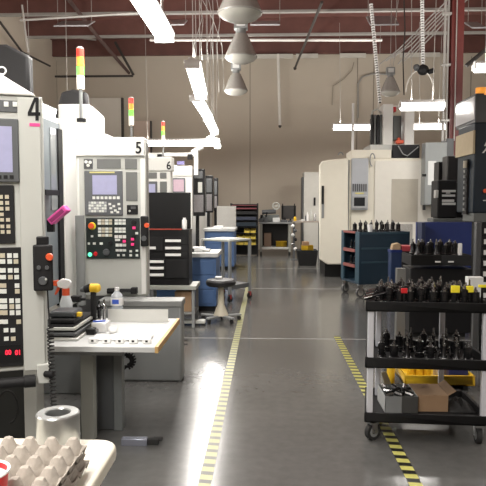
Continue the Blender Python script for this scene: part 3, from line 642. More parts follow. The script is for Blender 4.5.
# dark open control cabinets further on
def darkpanel(rect, Y, label, cells):
    F = Face((at(rect[2], 200, Y).x, Y), 0)
    u0, u1, z0, z1 = F.rect(*rect)
    m = thing('milling_machine', (F.P0.x, Y, 0), label, 'machine', 'white milling machines down the row')
    bb = MB(); bb.box(u0, u1, 0, .12, z0, z1, BLACK); pa = sub(bb, 'control_panel', DGREY, m, .01)
    w_ = u1 - u0; h_ = z1 - z0
    for i, (a, b_, c_, d_, mm, nm) in enumerate(cells):
        bb = MB(); bb.box(u0 + a * w_, u0 + c_ * w_, -.02, 0, z1 - d_ * h_, z1 - b_ * h_, mm); sub(bb, nm, mm, pa, .004)
    bb = MB(); bb.cyl((u0 + .3 * w_, .2, 0), (u0 + .3 * w_, .2, z1), .04, m=MBLACK); bb.cyl((u0 + .3 * w_, .2, z1 - .2), (u0 + .3 * w_, .1, z1 - .2), .04, m=MBLACK); bb.cyl((u0 + .3 * w_, .2, 0), (u0 + .3 * w_, .2, .05), .14, m=MBLACK); sub(bb, 'stand', MBLACK, m)
    MB().box(-3.6, XF, Y + .3, Y + 2.2, 0, 2.3, WHITE).build('body', WHITE, m, bev=.01)
    return m
GP = mat('key_field', (.16, .15, .155), .5, var=.4, scale=40)
m8 = darkpanel((192.6, 169, 204.7, 216), 12.9, 'milling machine with a tall dark control panel topped by a white post', [(.15, .05, .85, .2, DGREY, 'blank_plate'), (.05, .25, .35, .5, BLACK, 'switch_block'), (.45, .28, .8, .5, LGREY, 'display_unit'), (.1, .55, .9, .92, GP, 'key_field')])
b.build('white_post', WPL, m8)
darkpanel((205.3, 175.6, 213, 212.6), 15.2, 'milling machine with a middle-sized dark control panel near the back wall', [(.15, .08, .85, .45, DGREY, 'blank_plate'), (.15, .5, .85, .95, GP, 'key_field')])
darkpanel((213.5, 178, 218, 211), 17.3, 'farthest milling machine with a narrow dark control panel', [(.2, .1, .8, .5, DGREY, 'blank_plate'), (.2, .55, .8, .9, GP, 'key_field')])

# ================================================================= tool chest + stand
YS = 7.4; zs = at(170, 286, YS).z; xl = at(146, 288, YS).x; xr = at(196, 288, YS).x
st = thing('steel_stand', ((xl + xr) / 2, YS + .2, 0), 'pale steel stand carrying the black tool chest', 'stand')
MB().box(xl, xr, YS, YS + .48, zs - .05, zs, MATS['pale_grey_steel'] if 'pale_grey_steel' in MATS else LGREY).build('top', LGREY, st, bev=.005)
for x in (xl + .03, xr - .04):
    for y in (YS + .04, YS + .44): MB().box(x - .018, x + .018, y - .018, y + .018, 0, zs - .05, MGREY).build('leg', MGREY, st)
MB().box(xl, xr - .02, YS + .02, YS + .46, .17, .19, MGREY).build('shelf', MGREY, st)
YC_ = YS + .06
FC = Face((at(188, 250, YC_).x, YC_), 0)
tc_ = thing('tool_chest', (FC.P0.x, YC_, zs), 'black tool chest with white drawer handles and raised lid on the steel stand', 'tool chest')
def fcb(name, r_, v0, v1, m, bev=.0, par=None):
    u0, u1, z0, z1 = FC.rect(*r_)
    return MB().box(FC.P0.x + u0, FC.P0.x + u1, YC_ - v1, YC_ - v0, z0, z1, m).build(name, m, par or tc_, bev)
u0, u1, z0, z1 = FC.rect(146.5, 229.5, 189, 285)
MB().box(FC.P0.x + u0, FC.P0.x + u1, YC_, YC_ + .34, zs + .001, z1, BLACK).build('case', BLACK, tc_, .006)
zc = z1
u0, u1, z0, z1 = FC.rect(143, 192, 187.5, 229)
MB().box(FC.P0.x + u0, FC.P0.x + u1, YC_ + .29, YC_ + .34, zc - .02, z1, BLACK).build('lid', BLACK, tc_, .006)
for (y0, y1, xa, xb) in ((237, 244.5, 164.5, 187), (245, 251, 164.5, 187), (251.5, 258, 164.5, 187), (237, 251, 149, 163), (258.7, 264.5, 149, 165), (265, 271, 149, 165), (271.5, 278, 149, 165), (258.7, 278, 166, 187)):
    d_ = fcb('drawer', (xa, y0, xb, y1), 0, .012, MBLACK, .002)
    if (xb - xa) > 15 and y1 - y0 < 8: ym = (y0 + y1) / 2; fcb('handle', (xa + 1, ym - 1.3, min(xa + 16.5, xb - 1), ym + 1.3), .012, .026, WPL, .003, d_)
    elif xb - xa < 16: fcb('handle', (149.5, 246.6, 156, 249.2), .012, .026, WPL, .003, d_)
fcb('red_pinstripe', (148, 228.6, 182, 229.8), .0, .008, mat('red_rod', (.35, .05, .03), .4))
p = at(184.5, 230, YC_ + .1); tag(MB().lathe([(.0001, 0), (.03, 0), (.032, .01), (.032, .11), (.02, .13), (.02, .145), (.0001, .145)], (p.x, YC_ + .1, zc + .001), m=WPL, seg=16).build('white_canister', WPL), 'small white canister standing on the black tool chest before its lid', 'canister')
q = at(175, 300, YS + .1); z9 = at(175, 291.5, YS + .1).z
cb = MB().box(q.x, xr - .07, YS + .08, YS + .38, .191, z9, BOXM).build('cardboard_box', BOXM, bev=.003); tag(cb, 'brown cardboard box on the shelf beneath the black tool chest', 'box')
q = (q.x + xr - .07) / 2
MB().box(q - .02, q + .02, YS + .075, YS + .08, .2, z9 - .01, mat('packing_tape', (.36, .25, .15), .3)).build('tape_strip', MATS['packing_tape'], cb)
# mid-row white counter legs between chest and bench (blue benches)
# ================================================================= white work table
tb = thing('work_table', (-1.0, 4.1, 0), 'low white work table with a pine strip along its right edge, before machine 5', 'table')
xt = -.655
MB().box(-1.5, xt - .02, 3.58, 4.5, .645, .68, LAM).build('top', LAM, tb, bev=.003)
MB().box(xt - .02, xt, 3.58, 4.5, .643, .682, WOOD).build('pine_edge', WOOD, tb)
MB().box(-1.5, xt - .25, 3.68, 3.72, .60, .645, MGREY).build('apron', MGREY, tb)
p0 = at(83, 390, 3.85); p1 = at(95.5, 390, 3.85)
MB().box(p0.x, p1.x, 3.8, 3.87, 0, .645, mat('pale_grey_steel', (.33, .34, .31), .5)).build('leg', MATS['pale_grey_steel'], tb, bev=.003)
p0 = at(97, 400, 4.0); p1 = at(114, 400, 4.0); p2 = at(123, 400, 4.0)
MB().box(p0.x, p1.x, 4.0, 4.08, 0, .645, DGREY).build('side_panel', DGREY, tb, bev=.004)
MB().box(p1.x + .002, p2.x, 3.98, 4.06, 0, .645, mat('panel_grey', (.13, .14, .14), .45)).build('end_panel', MATS['panel_grey'], tb, bev=.004)
p0 = at(108, 320, 4.35); p1 = at(168, 320, 4.35)
b = MB(); b.box(p0.x, p1.x, 4.35, 4.354, .681, .775, PALU); b.box(p0.x, p1.x, 4.354, 4.42, .681, .686, PALU)
tag(b.build('metal_angle', PALU), 'long upright aluminium angle lying across the white work table', 'metal angle')
# stack of grey plates
sx0 = at(50, 335, 3.85).x; sx1 = at(84, 335, 3.85).x
for i in range(3):
    z = .681 + i * .031
    o = MB(); o.box(sx0 + .01 * i, sx1 - .012 * i, 3.72 + .01 * i, 4.25, z, z + .018, [PALU, BLACK, LGREY][i] if i != 1 else DGREY); o.box(sx0 + .02, sx1 - .04, 3.74 + .01 * i, 4.23, z + .018, z + .031, MBLACK)
    tag(o.build('metal_tray', PALU, bev=.003), ['bottom aluminium tray of the stack at the left end of the white work table', 'middle dark tray of the stack at the left end of the white work table', 'top grey tray of the stack under the black tool cases'][i], 'tray')
z = .776
c_ = (sx0 + sx1) / 2 - .01
o = MB(); o.box(c_ - .085, c_ + .085, 3.78, 3.98, z, z + .035, MBLACK); o = o.build('tool_case', MBLACK, bev=.012, seg=3); tag(o, 'lower black soft tool case on the stack of trays', 'case')
o = MB(); o.box(c_ - .09, c_ + .08, 3.80, 3.98, z + .036, z + .078, mat('charcoal_plastic', (.04, .045, .05), .35)); o = o.build('tool_case', MATS['charcoal_plastic'], bev=.015, seg=3); tag(o, 'upper glossy charcoal tool case with an amber clip', 'case')
MB().box(c_ + .082, c_ + .11, 3.83, 3.87, z + .04, z + .066, YEL).build('amber_clip', YEL, o, bev=.003)
# spray bottle
p = at(66, 300, 4.12)
sb = thing('spray_bottle', (p.x, 4.12, z), 'white spray bottle with an orange-red trigger, standing on the tray stack', 'bottle')
MB().lathe([(.0001, 0), (.036, 0), (.038, .01), (.037, .07), (.022, .115), (.017, .13), (.0001, .13)], m=mat('milky_plastic', (.62, .66, .68), .3), seg=20).build('bottle_body', WPL, sb, local=True)
MB().cyl((0, 0, .115), (0, 0, .155), .022, m=ORG, seg=18).build('collar', ORG, sb, local=True)
b = MB(); b.prism([(-.045, .165), (-.05, .195), (-.02, .215), (.02, .21), (.035, .19), (.03, .175), (.012, .155), (-.01, .155)], -.013, .013, 'y', WPL); b.build('spray_head', WPL, sb, bev=.004, local=True); sb.scale = (1.18, 1.18, 1.18)
b = MB(); b.prism([(-.045, .168), (-.075, .175), (-.075, .2), (-.045, .205)], -.011, .011, 'y', ORG); b.prism([(-.03, .165), (-.05, .165), (-.068, .12), (-.058, .118), (-.04, .145)], -.006, .006, 'y', ORG); b.build('trigger', ORG, sb, bev=.002, local=True)
# drill
p = at(91, 288, 4.15)
dl = thing('cordless_drill', (p.x, 4.15, .681), 'yellow and black cordless drill standing upright on the white work table', 'drill')
hz = p.z - .681
b = MB(); b.cyl((-.005, 0, hz), (.05, 0, hz), .032, m=YEL); b.sphere((.05, 0, hz), .031, YEL, (.6, 1, 1)); b.build('motor_housing', YEL, dl, bev=.004, local=True)
b = MB(); b.cyl((-.045, 0, hz - .01), (-.005, 0, hz), .026, .031, m=MBLACK); b.cyl((-.075, 0, hz - .015), (-.045, 0, hz - .01), .014, .022, m=DGREY); b.build('chuck', MBLACK, dl, local=True)
b = MB(); b.box(-.002, .034, -.018, .018, .06, hz - .02, MBLACK, M=Matrix.Shear('XY', 4, (0, 0))); b.build('handle', MBLACK, dl, bev=.008, local=True)
b = MB(); b.box(-.03, .055, -.034, .034, 0, .06, MBLACK); b.box(-.03, .055, -.035, .035, .025, .035, YEL); b.build('battery', MBLACK, dl, bev=.005, local=True)
# black clamp, bottle, small items
p = at(78, 299, 4.3); q = at(76, 330, 4.3)
cl = MB(); cl.box(p.x - .045, p.x + .02, 4.27, 4.33, p.z - .02, p.z + .025, MBLACK); cl.cyl((p.x + .02, 4.3, p.z), (p.x + .055, 4.3, p.z), .012, m=BLACK); cl.cyl((p.x, 4.3, .681), (p.x, 4.3, p.z), .008, m=MGREY); cl.cyl((p.x, 4.3, .681), (p.x, 4.3, .69), .035, m=MGREY)
tag(cl.build('clamp_stand', MBLACK, bev=.003), 'black clamp on a thin rod between the spray bottle and the drill', 'clamp')
p = at(117, 300, 4.5)
wb = thing('water_bottle', (p.x, 4.5, .681), 'clear plastic bottle with a blue and white label behind the metal angle', 'bottle')
MB().lathe([(.0001, 0), (.044, 0), (.047, .01), (.045, .06), (.047, .16), (.04, .18), (.018, .205), (.016, .215), (.0001, .215)], m=PET, seg=22).build('bottle_body', PET, wb, local=True)
MB().lathe([(.0478, .10), (.0482, .105), (.0482, .155), (.0478, .16)], m=WPL, seg=22).build('label_band', WPL, wb, local=True)
b = MB(); b.box(-.025, .025, -.0495, -.047, .115, .148, BLUEL); b.build('blue_print', BLUEL, wb, local=True)
MB().cyl((0, 0, .212), (0, 0, .235), .017, m=WPL).build('cap', WPL, wb, local=True)
for i, (px, lab) in enumerate(((99, 'short steel spindle standing right of the drill'), (104, 'second thin steel spindle standing right of the drill'))):
    p = at(px, 305, 4.22 + .05 * i); o = MB().lathe([(.0001, 0), (.025, 0), (.025, .02), (.012, .03), (.012, .10), (.02, .11), (.02, .14), (.008, .15), (.008, .18), (.0001, .18)], (p.x, 4.22 + .05 * i, .681), m=SILV if i else DSTEEL, seg=14)
    tag(o.build('steel_spindle', SILV), lab, 'spindle')
p = at(101, 327, 4.02)
o = MB().box(p.x - .055, p.x + .045, 3.98, 4.1, .681, .745, WPL).build('small_white_box', WPL, bev=.003); tag(o, 'small white box with a blue pen on it, left of the metal angle', 'box')
o = MB().cyl((p.x - .05, 4.0, .751), (p.x + .03, 4.03, .751), .006, m=BLUEL).build('blue_pen', BLUEL); tag(o, 'blue pen lying on the small white box', 'pen')
p = at(92, 333, 3.95); o = MB(); o.box(p.x - .03, p.x + .03, 3.9, 3.96, .681, .72, MBLACK); o.cyl((p.x + .03, 3.93, .705), (p.x + .05, 3.93, .705), .012, m=SILV); tag(o.build('black_gauge', MBLACK, bev=.004), 'black gauge block left of the small white box on the work table', 'gauge')
p = at(113, 329, 3.97); o = MB().lathe([(.0001, 0), (.02, 0), (.03, .012), (.032, .03), (.025, .045), (.028, .04), (.03, .03), (.0001, .025)], (p.x, 3.97, .681), m=WPL, seg=18); tag(o.build('white_dish', WPL), 'tiny white dish on the work table beside the small white box', 'dish')
# cloth bag / white sheet and the row of white machined blocks
b = MB()
pts = [at(x, y, 3.8) for x, y in ((97, 338), (152, 335))]
xa, xb = at(95, 338, 3.78).x, at(151, 338, 3.78).x
n = 14
for i in range(n):
    for j in range(5):
        pass
gx = [[None] * 6 for _ in range(n + 1)]
for i in range(n + 1):
    for j in range(6):
        x = xa + (xb - xa) * i / n; y = 3.73 + .14 * j / 5
        z = .686 + (.022 * math.sin(PI * j / 5) * (.7 + .3 * math.sin(i * 1.7)) + .004 * math.sin(i * 2.3 + j)) * min(1, (n - i) / 2 + .15)
        gx[i][j] = b.bm.verts.new((x, y, max(.684, z)))
for i in range(n):
    for j in range(5):
        f = b.bm.faces.new((gx[i][j], gx[i + 1][j], gx[i + 1][j + 1], gx[i][j + 1])); f.smooth = True
b.mi(WPL); o = b.build('white_cloth', WPL); s = o.modifiers.new('s', 'SOLIDIFY'); s.thickness = .003; s.offset = 1; tag(o, 'rumpled white cloth lying on the work table behind the small blocks', 'cloth')
first = None
for i in range(5):
    p = at(93 + i * 13.5, 341, 3.68)
    loc = (p.x, 3.68, .681)
    if first is None:
        first = thing('machined_block', loc, 'small white machined block with a dark bore at the front edge of the work table', 'block', 'machined blocks along the front of the work table')
        MB().box(-.026, .026, -.015, .015, 0, .03, WPL).build('block', WPL, first, bev=.003, local=True)
        MB().box(-.008, .008, -.0165, -.015, .009, .021, MBLACK).build('bore', MBLACK, first, local=True)
    else: dup(first, loc)

# ================================================================= near table with egg trays
TZ = .965
nt_ = thing('round_cornered_table', (-.9, .9, 0), 'cream table with a rounded corner at the bottom left, holding the egg tray', 'table')
xe = -.362; ye = 1.452; rc = .05
poly = [(-1.7, .25), (xe, .25), (xe, ye - rc)] + [(xe - rc + rc * math.cos(a), ye - rc + rc * math.sin(a)) for a in [R(15 * i) for i in range(1, 6)]] + [(xe - rc, ye), (-1.7, ye)]
b = MB(); b.prism(poly, TZ - .04, TZ, 'z', CLAM); b.build('top', CLAM, nt_, bev=.012, seg=4)
for x, y in ((-1.6, .35), (-.47, .35), (-.47, 1.36), (-1.6, 1.36)): MB().box(x - .02, x + .02, y - .02, y + .02, 0, TZ - .04, mat('tan_leg', (.45, .36, .25), .5)).build('leg', MATS['tan_leg'], nt_)
# egg trays: a stack of three
PT = .0472; HX = 6; HY = 8
ET_Y1 = onz(57, 437, TZ + .085).y + .024; ET_X1 = -.39
def egg_tray(z0, dx, dy, label, thick=.0025):
    b = MB(); sub_ = 8; nx = HX * sub_; ny = HY * sub_; V = []
    for j in range(ny + 1):
        row = []
        for i in range(nx + 1):
            a = i / sub_; c = j / sub_
            h = .5 + .25 * (math.cos(2 * PI * (a - .5)) + math.cos(2 * PI * (c - .5)))
            h = max(0.05, min(.92, 1.12 * h ** 1.45))
            eg = min(i, nx - i, j, ny - j)
            if eg == 0: h = .42
            row.append(b.bm.verts.new((ET_X1 + dx - (nx - i) / sub_ * PT, ET_Y1 + dy - (ny - j) / sub_ * PT, z0 + h * .048)))
        V.append(row)
    for j in range(ny):
        for i in range(nx):
            f = b.bm.faces.new((V[j][i], V[j][i + 1], V[j + 1][i + 1], V[j + 1][i])); f.smooth = True
    b.mi(PULP); o = b.build('egg_tray', PULP); s = o.modifiers.new('s', 'SOLIDIFY'); s.thickness = thick; s.offset = 1
    tag(o, label, 'egg tray', 'stacked egg trays'); return o
egg_tray(TZ + .001, .004, .006, 'bottom one of the three stacked grey pulp egg trays')
egg_tray(TZ + .019, -.003, .0, 'middle one of the three stacked grey pulp egg trays')
o = egg_tray(TZ + .037, 0, .0, 'topmost grey pulp egg tray of the stack on the cream table')
# ring
p = at(58, 420, 1.395)
b = MB(); b.lathe([(.030, 0), (.050, 0), (.051, .002), (.051, .083), (.048, .086), (.031, .086), (.029, .083), (.029, .003), (.030, 0)], m=ALU, seg=48)
rg = b.build('aluminium_ring', ALU); rg.location = (p.x, 1.395, TZ)
tag(rg, 'thick machined aluminium ring standing behind the egg tray', 'ring')
# cup
p = at(-17, 464, 1.0); ch = .12
cup = thing('red_cup', (p.x, 1.0, TZ), 'red plastic cup with a white rim in the bottom left corner', 'cup')
MB().lathe([(.0001, .002), (.029, 0), (.031, .01), (.042, ch), (.040, ch), (.029, .012), (.0001, .01)], m=RED, seg=28).build('cup_body', RED, cup, local=True)
b = MB(); b.tube([(.0425 * math.cos(a), .0425 * math.sin(a), ch) for a in [i * PI / 14 for i in range(28)]], .003, seg=6, m=WPL, closed=True); b.lathe([(.0001, ch - .012), (.039, ch - .012), (.039, ch - .010), (.0001, ch - .010)], m=mat('pinkish_white', (.7, .62, .62), .5)); b.build('white_rim', WPL, cup, local=True)

# floor scraper
p = onz(121, 446, 0); q = onz(147, 446, 0)
o = MB().box(p.x, q.x, p.y, p.y + .05, 0, .045, mat('blue_steel_bar', (.35, .37, .45), .25, .7)).build('steel_bar', MATS['blue_steel_bar'], bev=.003); tag(o, 'short shiny steel bar on the floor beyond the cream table', 'steel bar')
MB().box(q.x, q.x + .07, p.y + .02, p.y + .06, .0, .035, RUB).build('black_end', RUB, o, bev=.003)
MB().box(q.x + .03, q.x + .09, p.y + .04, p.y + .09, .02, .03, RUB).build('black_tab', RUB, o)

# ================================================================= stool
p = onz(221, 321, 0)
so = thing('work_stool', (p.x, p.y, 0), 'black padded stool on a beige column with a grey round foot base', 'stool')
MB().lathe([(.0001, .47), (.17, .47), (.195, .49), (.2, .53), (.18, .555), (.0001, .56)], m=UPH, seg=30).build('seat', UPH, so, local=True)
MB().lathe([(.0001, .08), (.10, .08), (.085, .12), (.045, .22), (.038, .45), (.05, .47), (.0001, .47)], m=BEIGE, seg=20).build('column', BEIGE, so, local=True)
for k in range(5):
    a = R(20 + 72 * k); c_, s_2 = math.cos(a), math.sin(a)
    M = Matrix.Rotation(a, 4, 'Z')
    MB().box(.05, .28, -.028, .028, .06, .085, MGREY, M=M).build('base_leg', MGREY, so, bev=.006, local=True)
    b = MB(); b.cyl((.25, -.012, .028), (.25, .012, .028), .028, m=RUB, M=M); b.cyl((.25, 0, .03), (.25, 0, .06), .008, m=STEEL, M=M); b.build('caster', RUB, so, local=True)
q = Vector((p.x - .03, p.y + .05, .562)); tag(MB().box(q.x - .05, q.x + .04, q.y - .04, q.y + .04, .562, .59, WPL).build('white_pouch', WPL, bev=.01), 'small white pouch lying on the black stool', 'pouch')
# pallet jack-like grey foot bar left of stool
p = onz(184, 326, 0); q = onz(205, 326, 0)
fb = thing('floor_stand_base', ((p.x + q.x) / 2, p.y + .1, 0), 'low grey steel foot bar lying on the floor left of the stool', 'foot bar')
MB().box(p.x - .2, q.x, p.y, p.y + .12, .03, .07, LGREY).build('bar', LGREY, fb, bev=.006)
for x in (p.x - .17, q.x - .03): MB().box(x - .02, x + .02, p.y + .01, p.y + .11, 0, .03, RUB).build('foot', RUB, fb)

# ================================================================= grey utility cart beyond the stool
rotc = -R(36.9); uc = thing('utility_cart', (-.65, 9.775, 0), 'grey steel two-shelf cart standing at the aisle behind the stool', 'cart', rot=rotc)
W2, D2 = .29, .25
MB().box(-W2 - .02, W2 + .02, -D2 - .02, D2 + .02, .955, .985, MATS['pale_grey_steel']).build('top_shelf', MATS['pale_grey_steel'], uc, bev=.004, local=True)
MB().box(-W2, W2, -D2, D2, .19, .26, DGREY).build('lower_shelf', DGREY, uc, bev=.004, local=True)
for sx in (-1, 1):
    for sy in (-1, 1):
        l_ = MB().box(sx * W2 - .02, sx * W2 + .02, sy * D2 - .02, sy * D2 + .02, .12, .955, MGREY).build('leg', MGREY, uc, local=True)
        b = MB(); b.cyl((sx * W2 - .015, sy * D2, .05), (sx * W2 + .015, sy * D2, .05), .05, m=RUB); b.box(sx * W2 - .025, sx * W2 + .025, sy * D2 - .012, sy * D2 + .012, .05, .12, mat('red_bracket', (.3, .04, .04), .4)); b.build('caster', RUB, uc, local=True)
pp = wm(uc) @ Vector((0, 0, .987)); o = MB().box(-.2, .2, -.16, .16, 0, .012, PAPER, M=Matrix.Translation(pp) @ Matrix.Rotation(rotc, 4, 'Z')).build('white_board', PAPER); tag(o, 'white sheet lying on the grey utility cart', 'sheet')

# blue benches
def bench(x0, x1, y0, y1, h, label, extra=None):
    r = thing('blue_bench', ((x0 + x1) / 2, (y0 + y1) / 2, 0), label, 'bench', 'blue cabinets along the left side')
    MB().box(x0, x1, y0, y1, h - .06, h, LAM).build('worktop', LAM, r, bev=.006)
    MB().box(x0 + .03, x1 - .03, y0 + .04, y1, .08, h - .06, CABBLUE).build('cabinet', CABBLUE, r, bev=.006)
    for i in range(3): MB().box(x0 + .06, x1 - .06, y0 + .03, y0 + .04, .12 + i * (h - .22) / 3, .10 + (i + 1) * (h - .22) / 3, CABBLUE).build('drawer', CABBLUE, r, bev=.003)
    MB().box(x0 + .05, x1 - .05, y0 + .08, y1, 0, .08, BLACK).build('plinth', BLACK, r)
    return r
bench(-1.65, at(218, 250, 8.5).x, 8.5, 9.25, .85, 'near blue bench with a cluttered white top behind the black tool chest')
bA = bench(at(203, 228, 14).x, at(235, 228, 14).x, 14.0, 15.2, .97, 'far blue bench with a white top beneath the dark control panels')
p = at(217, 206, 15.22); q = at(236, 206, 15.22); MB().box(p.x, q.x, 15.2, 15.24, .6, p.z, GRAN).build('back_board', GRAN, bA)
p = at(218, 223, 14.3); tag(MB().box(p.x - .1, p.x + .12, 14.2, 14.4, .972, 1.03, WPL).build('white_package', WPL, bev=.01), 'white package on the far blue bench', 'package')
for i, (px, w_, h_, m_, lab) in enumerate(((192, .05, .06, MBLACK, 'small black block on the near blue bench beside the chest'), (199, .09, .07, WPL, 'crumpled white bag on the near blue bench'), (206, .06, .04, PALU, 'small metal part on the near blue bench'))):
    p = at(px, 246, 8.75); tag(MB().box(p.x - w_, p.x + w_, 8.7, 8.85, .851, .85 + h_, m_).build(['black_block', 'white_bag', 'metal_part'][i], m_, bev=.012), lab, ['block', 'bag', 'metal part'][i])
# long paper/tape of foam under it: white low shelf
# ================================================================= back rack with trays and yellow bins
p0 = at(231, 230, 17.6); p1 = at(257.5, 230, 17.6)
rk = thing('bin_rack', ((p0.x + p1.x) / 2, 17.8, 0), 'dark rack of trays and yellow bins against the back wall', 'rack')
for x in (p0.x, p1.x):
    for y in (17.6, 18.05): MB().box(x - .02, x + .02, y - .02, y + .02, 0, 1.57, BLACK).build('post', BLACK, rk)
for z in (.35, .52, .70, .88): MB().box(p0.x, p1.x, 17.58, 18.07, z - .015, z, BLACK).build('shelf', BLACK, rk)
MB().box(p0.x, p1.x, 18.07, 18.09, .02, 1.55, BLACK).build('dark_backing', BLACK, rk)  # black sheet added for the darkness between the shelves
for i, (z, h, m_) in enumerate(((.90, .14, NAVY), (1.08, .12, mat('navy_tray', (.015, .02, .04), .5)), (1.25, .10, MBLACK), (1.40, .05, mat('maroon_tray', (.12, .02, .025), .5)), (1.50, .03, MATS['maroon_tray'] if 'maroon_tray' in MATS else BLACK))):
    MB().box(p0.x + .02, p1.x - .02, 17.57, 18.05, z, z + .018, m_).build('tray_shelf', m_, rk)
    b = MB(); b.box(p0.x + .04, p1.x - .04, 17.56, 17.58, z, z + h * .8, m_); b.box(p0.x + .04, p1.x - .04, 17.6, 18.0, z + .018, z + h * .9, MBLACK); b.build('tray_front', m_, rk)
yb = None
for r_, z in enumerate((.351, .521, .701)):
    for i in range(4):
        x = p0.x + .11 + i * .18
        if r_ == 2 and i < 2: continue
        loc = (x, 17.75, z)
        if yb is None:
            yb = MB(); yb.box(-.075, .075, -.18, .18, 0, .008, YEL); yb.box(-.075, .075, -.18, -.172, 0, .07, YEL); yb.box(-.075, .075, .172, .18, 0, .12, YEL); yb.prism([(-.18, 0), (.18, 0), (.18, .12), (-.08, .12), (-.18, .07)], -.075, -.068, 'x', YEL); yb.prism([(-.18, 0), (.18, 0), (.18, .12), (-.08, .12), (-.18, .07)], .068, .075, 'x', YEL)
            yb = yb.build('yellow_bin', YEL); yb.data.materials[0] = mat('dull_yellow', (.45, .34, .05), .5); yb.location = loc
            tag(yb, 'yellow parts bin on the dark rack at the back wall', 'bin', 'yellow bins on the back rack')
        else: dup(yb, loc)
# back bench with lathe-like machine
p0 = at(259, 222, 18.2); p1 = at(292, 222, 18.2)
bb = thing('grey_bench', ((p0.x + p1.x) / 2, 18.5, 0), 'grey open-fronted bench against the middle of the back wall', 'bench')
MB().box(p0.x, p1.x, 18.2, 18.9, .95, 1.0, MGREY).build('top', MGREY, bb, bev=.01)
MB().box(p0.x + .03, p1.x - .03, 18.25, 18.85, .18, .24, LGREY).build('shelf', LGREY, bb)
for x in (p0.x + .06, p1.x - .06):
    for y in (18.27, 18.83): MB().box(x - .04, x + .04, y - .04, y + .04, .1, .95, mat('dull_grey', (.26, .26, .23), .5)).build('leg', MATS['dull_grey'], bb); MB().cyl((x - .02, y, .05), (x + .02, y, .05), .05, m=RUB).build('caster', RUB, bb)
MB().box(p0.x + .06, p1.x - .06, 18.8, 18.84, .24, .95, BLACK).build('dark_backing', BLACK, bb)  # added black sheet, stands in for the shade inside the bench
def ybin(px0, px1, Y, z, label, h=.11, m=YEL):
    a = at(px0, 240, Y).x; c = at(px1, 240, Y).x; b = MB(); b.box(a, c, Y, Y + .3, z, z + .01, m)
    b.box(a, c, Y, Y + .01, z, z + h, m); b.box(a, c, Y + .29, Y + .3, z, z + h, m); b.box(a, a + .01, Y, Y + .3, z, z + h, m); b.box(c - .01, c, Y, Y + .3, z, z + h, m)
    return tag(b.build('yellow_bin', m), label, 'bin')
ybin(276, 287, 18.35, .241, 'yellow bin on the lower shelf of the grey bench at the back wall', .16)
a = at(268, 240, 18.4); tag(MB().box(a.x - .12, a.x + .1, 18.4, 18.7, .241, .66, mat('brown_box', (.14, .09, .06), .7)).build('brown_carton', MATS['brown_box']), 'dark brown carton in the left of the grey bench', 'box')
mg = thing('bench_grinder', (at(275, 215, 18.5).x, 18.5, 1.0), 'dark bench machine with a pale hand wheel on the grey bench', 'grinder')
a = at(276, 206, 18.35); q = at(262, 213, 18.5)
MB().box(q.x - .06, a.x + .1, 18.45, 18.7, 1.001, 1.22, MATS['deep_grey_panel']).build('machine_bed', MATS['deep_grey_panel'], mg, bev=.02)
MB().cyl((q.x, 18.5, 1.3), (a.x, 18.5, 1.32), .07, m=DGREY).build('spindle', DGREY, mg)
b = MB(); b.tube([(a.x + .10 * math.cos(t_), 18.38, a.z + .10 * math.sin(t_)) for t_ in [i * PI / 10 for i in range(20)]], .018, seg=6, m=LGREY, closed=True); b.cyl((a.x, 18.36, a.z), (a.x, 18.5, a.z), .03, m=LGREY); b.box(a.x - .1, a.x + .1, 18.37, 18.39, a.z - .012, a.z + .012, LGREY); b.build('hand_wheel', LGREY, mg)
b = MB(); b.box(a.x - .1, a.x + .12, 18.3, 18.44, 1.001, 1.13, PAPER); b.build('white_base', PAPER, mg, bev=.01)
for i, (px, h, w_, lab) in enumerate(((261, .22, .07, 'dark upright tool at the left end of the grey bench'), (266, .30, .05, 'tall dark fixture on the grey bench left of the hand wheel'), (284, .14, .10, 'low dark vise on the grey bench before the black board'), (290, .10, .06, 'small dark block at the right of the grey bench'))):
    p = at(px, 220, 18.3); o = MB().box(p.x - w_, p.x + w_, 18.24, 18.42, 1.001, 1 + h * .5, DGREY); o.cyl((p.x, 18.33, 1 + h * .5), (p.x + .03, 18.33, 1 + h), w_ * .5, m=BLACK)
    tag(o.build('bench_tool', DGREY, bev=.008), lab, 'tool')
a = at(281.5, 204, 18.6); q = at(296, 219, 18.6)
sc_ = thing('dark_screen_board', ((a.x + q.x) / 2, 18.6, 1.0), 'black framed board standing at the right of the grey bench', 'board')
MB().box(a.x, q.x, 18.6, 18.64, 1.09, 1.5, mat('board_dark', (.03, .028, .027), .5)).build('board', MATS['board_dark'], sc_)
for x in (a.x + .02, q.x - .06): MB().box(x, x + .03, 18.6, 18.64, 1.001, 1.56, BLACK).build('upright', BLACK, sc_)
